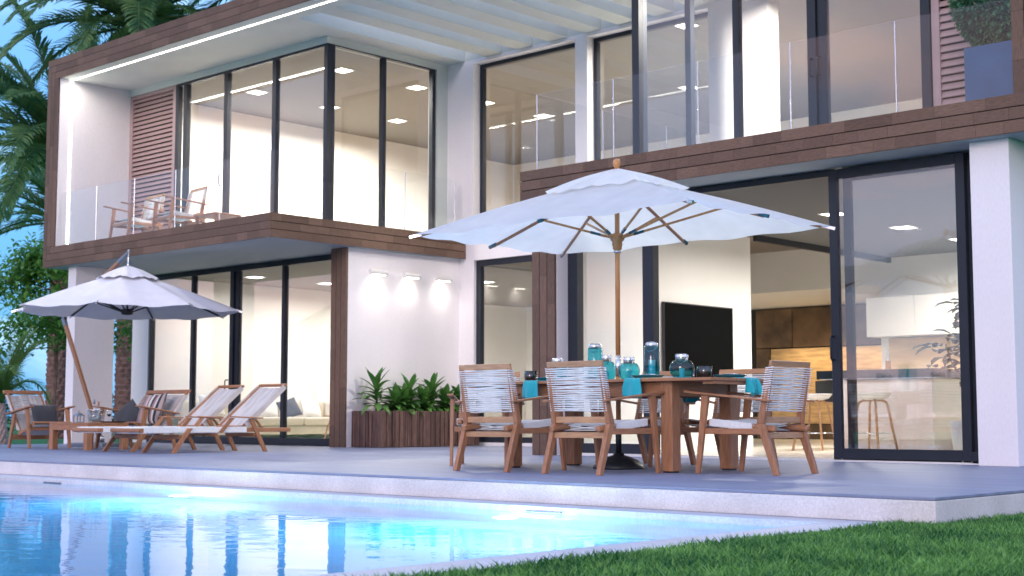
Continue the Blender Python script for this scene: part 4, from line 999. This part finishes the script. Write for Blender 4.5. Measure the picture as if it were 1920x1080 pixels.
# ================================================================== indoors
def sofa():
    th = thing('sofa', 'long cream sofa against the bright wall of the lower left room', 'sofa', (-21.85,17.2,0.03))
    m = MB(); m.box(-.46,.50,-2.3,2.3,.10,.26); part('base', m, SOFA, th, bevel=.03, seg=3)
    for k in range(4):
        m = MB(); m.box(-.34,.52,-2.28+k*1.14+.01,-2.28+(k+1)*1.14-.01,.265,.43); part('seat_cushion', m, SOFA, th, bevel=.05, seg=3)
        m = MB(); m.box(-.48,-.26,-2.28+k*1.14+.01,-2.28+(k+1)*1.14-.01,.40,.74); part('back_cushion', m, SOFA, th, bevel=.06, seg=3)
    for sx in (-1,1):
        for sy in (-1,1):
            m = MB(); m.box(sx*.40-.02,sx*.40+.02,sy*2.2-.02,sy*2.2+.02,0,.10); part('leg', m, BLACKM, th)
sofa()
cushion('white cushion at the left end of the cream sofa', (-21.72,15.35,.66), (.5,.45,.18), (R(70),0,R(80)), WHITEC)
cushion('pale cushion on the sofa behind the left lounger back', (-21.70,16.6,.64), (.46,.42,.18), (R(66),R(8),R(95)), WHITEC)
cushion('dark cushion beside the pale ones on the sofa', (-21.68,17.1,.62), (.44,.40,.16), (R(60),R(-14),R(85)), CHAR)
cushion('white cushion on the sofa right of the dark one', (-21.66,17.6,.63), (.48,.44,.18), (R(62),R(10),R(92)), WHITEC)
cushion('big white cushion at the right end of the sofa, behind the decanter', (-21.70,18.75,.68), (.62,.52,.20), (R(72),R(-6),R(88)), WHITEC)
th = thing('side_table', 'small curved-leg wooden table with a decanter inside the lower left room', 'table', (-19.75,16.9,.03))
m = MB(); m.box(-.28,.28,-.34,.34,.43,.455); part('table_top', m, OAKX, th, bevel=.01, seg=2)
for sy in (-1,1):
    m = MB(); m.tube([(-.26,sy*.32,0),(-.22,sy*.28,.25),(-.16,sy*.24,.40),(-.08,sy*.2,.43)], .014, 8); part('leg', m, OAKX, th, smooth=True)
    m = MB(); m.tube([(.26,sy*.32,0),(.22,sy*.28,.25),(.16,sy*.24,.40),(.08,sy*.2,.43)], .014, 8); part('leg', m, OAKX, th, smooth=True)
th = thing('decanter', 'square glass decanter of amber spirit on the small indoor table', 'decanter', (-19.75,17.0,.486))
m = MB(); m.box(-.06,.06,-.06,.06,0,.13); m.lathe([(.045,.13),(.018,.165),(.018,.20),(.028,.205),(.028,.235),(.001,.24)], 14); part('glass_body', m, CLEARG, th, bevel=.004)
m = MB(); m.box(-.05,.05,-.05,.05,.008,.085); part('spirit', m, glassmat('amber', .05, (.55,.16,.03)), th)
# television
th = thing('television', 'large black flat television on the cream wall', 'television', (-11.30,15.86,1.47))
m = MB(); m.box(.012,.055,-.80,.80,-.50,.50); part('casing', m, BLACKM, th, bevel=.004)
m = MB(); m.box(.055,.058,-.785,.785,-.48,.485); part('screen', m, SCREEN, th)
m = MB(); m.box(0.001,.012,-.25,.25,-.2,.2); part('wall_mount', m, BLACKM, th)
# kitchen
th = thing('kitchen_island', 'kitchen island with dark worktop and pale fronts behind the sliding door', 'kitchen island', (-8.95,16.9,.03))
m = MB(); m.box(-.62,.78,-.44,.55,.14,.90); part('cabinet', m, CABW, th, bevel=.003)
m = MB(); m.box(-.60,.775,-.458,-.441,.15,.895); part('front_panel', m, ISLF, th, bevel=.002)
m = MB(); m.box(-.60,.74,-.38,.50,0,.14); part('plinth', m, ISLF, th)
m = MB(); m.box(-.80,.80,-.47,.57,.902,.915); part('counter_edge', m, STEEL, th)
m = MB(); m.box(-.95,.72,-.30,.57,.917,1.03); part('worktop', m, STONE, th, bevel=.003)
m = MB(); m.box(-.98,-.70,-.28,.40,.62,.90); part('sink_box', m, BLACKM, th)
th = thing('bottle', 'clear pointed bottle standing on the kitchen island', 'bottle', (-8.93,16.75,1.061))
m = MB(); m.lathe([(.038,0),(.04,.01),(.04,.13),(.03,.18),(.012,.235),(.011,.27),(.001,.271)], 18); part('glass_body', m, CLEARG, th, smooth=True)
m = MB(); m.lathe([(.034,.008),(.035,.11),(.001,.112)], 18); part('spirit', m, glassmat('straw_liquid', .04, (.8,.55,.3)), th, smooth=True)
th = thing('wall_cabinet', 'white upper kitchen cabinets on the back wall', 'cabinet', (-9.6,20.6,1.72))
for k in range(4):
    m = MB(); m.box(-1.65+.83*k,-1.65+.83*k+.826,-.18,.198,0,.62); part('door', m, CABW, th, bevel=.003)
th = thing('splashback', 'light oak splashback panel under the upper kitchen cabinets', 'panel', (-9.6,20.78,1.0))
m = MB(); m.box(-1.45,.2,-.02,.018,0,.70); part('panel', m, BSPL, th); m = MB(); m.box(.2,.28,-.05,.018,0,.70); part('divider', m, BLACKM, th)
for k in range(2):
    m = MB(); m.box(.28,1.6,-.2,.018,.2+.22*k,.22+.22*k); part('shelf', m, BSPL, th)
th = thing('base_cabinet', 'pale base cabinets with worktop along the kitchen back wall', 'cabinet', (-8.6,20.5,.03))
m = MB(); m.box(-2.4,2.6,-.3,.29,.1,.90); part('carcass', m, CABW, th); m = MB(); m.box(-2.42,2.62,-.33,.295,.902,.96); part('worktop', m, STONE, th)
def stool(x,y,lab):
    th = thing('bar_stool', lab, 'stool', (x,y,.03), R(random.uniform(-6,6)), 'bar stools at the kitchen island')
    m = MB(); m.lathe([(.001,.63),(.10,.632),(.18,.655),(.215,.70),(.22,.715),(.205,.712),(.16,.685),(.001,.665)], 28); o = part('seat', m, CABW, th, smooth=True); o.scale = (1.05,.95,1)
    for k in range(4):
        a_ = R(45+90*k); c_, s_ = math.cos(a_), math.sin(a_)
        m = MB(); m.tube([(c_*.02,s_*.02,.628),(c_*.12,s_*.12,.625),(c_*.165,s_*.165,.60),(c_*.185,s_*.185,.54),(c_*.29,s_*.29,0)], .016, 8); part('leg', m, OAKX, th, smooth=True)
    m = MB(); m.tube([(.245*math.cos(t),.245*math.sin(t),.22) for t in np.linspace(0,2*math.pi,25)], .006, 6); part('foot_ring', m, CHROME, th, smooth=True)
stool(-9.55,15.95,'white bar stool seen in the open doorway, left of the door stile')
stool(-8.70,15.90,'white bar stool behind the sliding door glass')
# rusty panel wall with a glowing niche
m = MB(); m.box(-16.7,-11.3,24.33,24.395,0.03,2.61); vp('panel_backing', m, BACKING)
bkw = bpy.data.objects['panel_backing']
MBX = MB(); MBX.box(-.5,.5,-.5,.5,-.5,.5); MBX = MBX.mesh('wall_panel'); MBX.materials.append(MASONRY)
def wp(x0,x1,z0,z1,d=.03):
    o = bpy.data.objects.new('wall_panel', MBX); COL.objects.link(o); o.parent = bkw; o.location = ((x0+x1)/2, 24.33-d/2, (z0+z1)/2); o.scale = (x1-x0-.02, d, z1-z0-.02)
xs = [-15.85,-15.0,-14.1,-13.2,-12.3,-11.4]
for i in range(5):
    wp(xs[i],xs[i+1],1.82,2.60,.05+.01*(i%2)); wp(xs[i],xs[i+1],.03,.32,.05)
wp(-15.85,-15.52,.32,1.82,.05); 
m = MB(); m.box(-15.5,-11.4,24.28,24.329,.33,1.80); vp('niche_panel', m, NICHE)
area(V, (-13.8,23.9,1.80), 2.6, 4.0, (1,.76,.48), (R(25),0,0), 160, .04)
lo = area(V, (-13.8,22.6,2.60), 2.0, 10, (1,.80,.55), (0,0,0), 160, .6)
# indoor plant by the column
th = thing('indoor_plant', 'dark-leaved plant in a white pot inside, beside the door column', 'plant', (-6.78,14.45,.03))
m = MB(); m.lathe([(.13,0),(.16,.02),(.20,.38),(.185,.38),(.001,.35)], 24); part('pot', m, CABW, th, smooth=True)
m = MB(); m.tube([(0,0,.35),(.03,0,.7),(-.05,.02,1.1),(.02,.03,1.5)], .014, 7); m.tube([(.02,0,.6),(.14,.05,.9),(.2,.05,1.1)], .010, 6); m.tube([(-.02,0,.75),(-.15,-.05,1.0),(-.2,-.08,1.2)], .009, 6); part('stem', m, BARK, th)
for k in range(110):
    b_ = random.choice([(0,0,1.5),(.2,.05,1.1),(-.2,-.08,1.15),(.0,0,1.2),(.1,.02,.85),(-.1,0,.95)]); a_ = random.uniform(0,6.28)
    mb = MB(); leafstrip(mb, Vector(b_)+Vector(rng.normal(size=3))*.08, (math.cos(a_),math.sin(a_),random.uniform(-.2,.6)), .21, .11, .9, 3); part('leaf', mb, HEDGEM, th)
# ================================================================== vegetation
def frond(seed, L=4.0, droop=1.2, up=.9, n=62, wl=.62, lw=.060):
    """pinnate palm frond, base at the origin, growing along +X"""
    rg = random.Random(seed); mb = MB(); p = Vector((0,0,0)); d = Vector((math.cos(up),0,math.sin(up))); pts = [p.copy()]; ds = [d.copy()]
    k = 14
    for i in range(k):
        p = p + d*(L/k); pts.append(p.copy()); d = (d + Vector((0,rg.uniform(-.02,.02),-droop/k*(.5+1.1*i/k)))).normalized(); ds.append(d.copy())
    mb.tube(pts, [.035*(1-i/(k+1))+.006 for i in range(k+1)], 5)
    for i in range(n):
        t = .12+.88*i/(n-1); f = t*k; j = min(int(f),k-1); q = pts[j].lerp(pts[j+1], f-j); dd = ds[j].lerp(ds[j+1], f-j).normalized()
        side = dd.cross(Vector((0,0,1))).normalized(); upv = side.cross(dd)
        ll = wl*(math.sin(math.pi*(.18+.78*t))**.7)*rg.uniform(.9,1.1)
        for s in (-1,1):
            v = (side*s*.78 + dd*(.55+.4*t) + upv*rg.uniform(.05,.45)).normalized()
            leafstrip(mb, q, v, ll, lw, rg.uniform(.3,.8), 3, .5)
    return mb.mesh('frond', True)
def trunk_mesh(h, r0, r1, scale_h=.16, boots=True, lean=0):
    mb = MB(); n = 22; k = int(h/.05); vs = []
    for i in range(k+1):
        z = h*i/k; r = r0+(r1-r0)*i/k
        for j in range(n):
            t = 2*math.pi*j/n
            s = (j/n*9 + (0.5 if int(z/scale_h)%2 else 0))%1; zz_ = (z/scale_h)%1
            bump_ = (1-abs(2*s-1))*(zz_**.7) if boots else .0
            rr = r*(1+.26*bump_*random.uniform(.7,1.2))
            vs.append((rr*math.cos(t)+lean*(z/h)**2, rr*math.sin(t), z))
    fs = [(i*n+j, i*n+(j+1)%n, (i+1)*n+(j+1)%n, (i+1)*n+j) for i in range(k) for j in range(n)]
    mb.add(vs, fs); return mb
FR = [frond(s, 4.0, dr, up) for s, dr, up in ((1,1.3,.9),(2,1.5,.6),(3,1.7,.35),(4,1.1,1.15),(5,1.9,.1),(6,1.4,.75))]
for f_ in FR: f_.materials.append(PALM)
def palm(x,y,h,lab,seed,r=.27,n=46,sc=1.0):
    rg = random.Random(seed); th = thing('palm_tree', lab, 'palm tree', (x,y,-.175), 0, 'tall date palms behind the villa')
    part('trunk', trunk_mesh(h, r*1.06, r*.92), BARK, th)
    for k in range(n):
        f = (k+.5)/n
        lay = [3,0,5,1,2,4][min(5,int(f*6))]
        o = bpy.data.objects.new('frond', FR[lay]); COL.objects.link(o); o.parent = th
        o.location = (0,0,h-.1+.35*(1-f)); o.rotation_euler = (rg.uniform(-.15,.15), rg.uniform(-.12,.12), k*2.399+rg.uniform(-.2,.2)); s = sc*rg.uniform(.85,1.12); o.scale = (s,s,s)
palm(-38.5,21.7,8.4,'tall palm with its trunk left of the white column',1,.27,54,1.25)
palm(-37.0,23.1,12.4,'tall palm whose trunk shows in the gap right of the white column',2,.29,54,1.2)
palm(-46,25.9,7.6,'lower palm standing behind the left palm trunk, its fronds reaching the picture edge',4,.24,30,1.2)
palm(-33.5,27.0,13.4,'palm whose crown rises behind the roof edge, right of the other crowns',3,.27,50,1.2)
def tree(x,y,lab):
    th = thing('broadleaf_tree', lab, 'tree', (x,y,-.175)); rg = random.Random(5)
    m = MB(); m.tube([(0,0,0),(.06,.05,1.8),(.0,.1,3.2),(.15,0,4.6)], 0.07, 8, .03); part('trunk', m, BARK, th)
    tips_ = []
    for k in range(34):
        a_ = rg.uniform(0,6.28); z = rg.uniform(2.3,4.4); rr = rg.uniform(.5,2.1); e = Vector((rr*math.cos(a_), rr*math.sin(a_), z+rg.uniform(.2,.9)-(rr*.35)))
        m = MB(); m.tube([(0,.05,z),tuple(e*.5+Vector((0,0,z*.5+.15))),tuple(e)], .016, 5, .006); part('limb', m, BARK, th); tips_.append(e)
    mb = MB()
    for k in range(6800):
        e = rg.choice(tips_); c_ = e + Vector((rg.gauss(0,.30),rg.gauss(0,.30),rg.gauss(0,.22)))
        leafstrip(mb, c_, (rg.uniform(-1,1),rg.uniform(-1,1),rg.uniform(-.8,.3)), .17, .10, .4, 2, .3)
    part('crown', mb, LEAF, th, kind='stuff')
tree(-33.4,18.7,'bushy broadleaf tree with bright leaves in front of the palm trunks')
AF = [frond(s, 1.9, dr, up, 44, .40, .026) for s, dr, up in ((11,1.5,1.25),(12,2.2,1.0),(13,2.9,.9),(14,1.2,1.4))]
for f_ in AF: f_.materials.append(APALM)
th = thing('small_palm', 'small feathery palm with a pale pink trunk at the far left', 'palm tree', (-30.6,15.85,-.175))
part('trunk', trunk_mesh(.95,.19,.12,.11), PBARK, th)
for k in range(18):
    o = bpy.data.objects.new('frond', AF[k%4]); COL.objects.link(o); o.parent = th; o.location = (0,0,.9); o.rotation_euler = (0,random.uniform(-.15,.15),k*2.399); 
def hedge(x0,y0,x1,y1,h,lab,n=5200):
    th = thing('hedge', lab, 'hedge', (x0,y0,-.175)); d = Vector((x1-x0,y1-y0,0)); mb = MB(); L = d.length; nn = Vector((-d.y,d.x,0)).normalized()
    for k in range(n):
        u = random.random(); c_ = d*u + nn*random.gauss(0,.3); hh = h*(.8+.2*math.sin(u*L*1.7)+.12*math.sin(u*L*4.1)); c_.z = hh*random.random()**.6
        leafstrip(mb, c_, (random.uniform(-1,1),random.uniform(-1,1),random.uniform(-.2,1)), .22, .12, .4, 2)
    part('leaves', mb, HEDGEM, th, kind='stuff')
hedge(-58,22,-40,36,1.5,'low dark hedge at the far edge of the lawn')
# grass blades on the near lawn
def grass():
    n = 230000
    X = rng.uniform(-3.93, 2.0, n*3); Y = rng.uniform(2.6, 13.5, n*3)
    keep = ~((X < -3.68) & (Y > 7.42)); 
    ang = np.degrees(np.arctan2(-X, Y)); keep &= (ang > 15) & (ang < 66)
    dist = np.hypot(X,Y); keep &= rng.random(n*3) < np.clip(1.25-(dist-4)*.085, .3, 1)
    X, Y = X[keep][:n], Y[keep][:n]; n = len(X)
    cl = .5+.5*np.sin(X*3.1+1.3*np.sin(Y*2.3))*np.sin(Y*2.7+np.sin(X*1.9))
    h = rng.uniform(.028,.072,n)*rng.uniform(.7,1,n)*(.8+.35*cl); w = rng.uniform(.0026,.0056,n); a = rng.uniform(0,2*np.pi,n); ln = rng.uniform(.1,1.0,n)*h; b = rng.uniform(0,2*np.pi,n)
    sx, sy = np.cos(a)*w, np.sin(a)*w; bx, by = np.cos(b)*ln, np.sin(b)*ln; z0 = np.full(n,-.178)
    V_ = np.empty((n,5,3),np.float32)
    V_[:,0] = np.stack([X-sx,Y-sy,z0],1); V_[:,1] = np.stack([X+sx,Y+sy,z0],1)
    V_[:,2] = np.stack([X+bx*.35+sx*.8,Y+by*.35+sy*.8,z0+h*.62],1); V_[:,3] = np.stack([X+bx*.35-sx*.8,Y+by*.35-sy*.8,z0+h*.62],1)
    V_[:,4] = np.stack([X+bx,Y+by,z0+h],1)
    me = bpy.data.meshes.new('grass'); me.vertices.add(n*5); me.vertices.foreach_set('co', V_.ravel())
    base = (np.arange(n)*5)[:,None]; li = np.concatenate([base+np.array([[0,1,2,3]]), base+np.array([[3,2,4]])],1).astype(np.int32)
    me.loops.add(n*7); me.loops.foreach_set('vertex_index', li.ravel()); me.polygons.add(n*2)
    st = np.stack([np.arange(n)*7, np.arange(n)*7+4],1).astype(np.int32).ravel(); tot = np.tile([4,3], n).astype(np.int32)
    me.polygons.foreach_set('loop_start', st); me.polygons.foreach_set('loop_total', tot); me.update(calc_edges=True)
    me.materials.append(GRASS); o = bpy.data.objects.new('grass', me); COL.objects.link(o); o['kind'] = 'stuff'
grass()
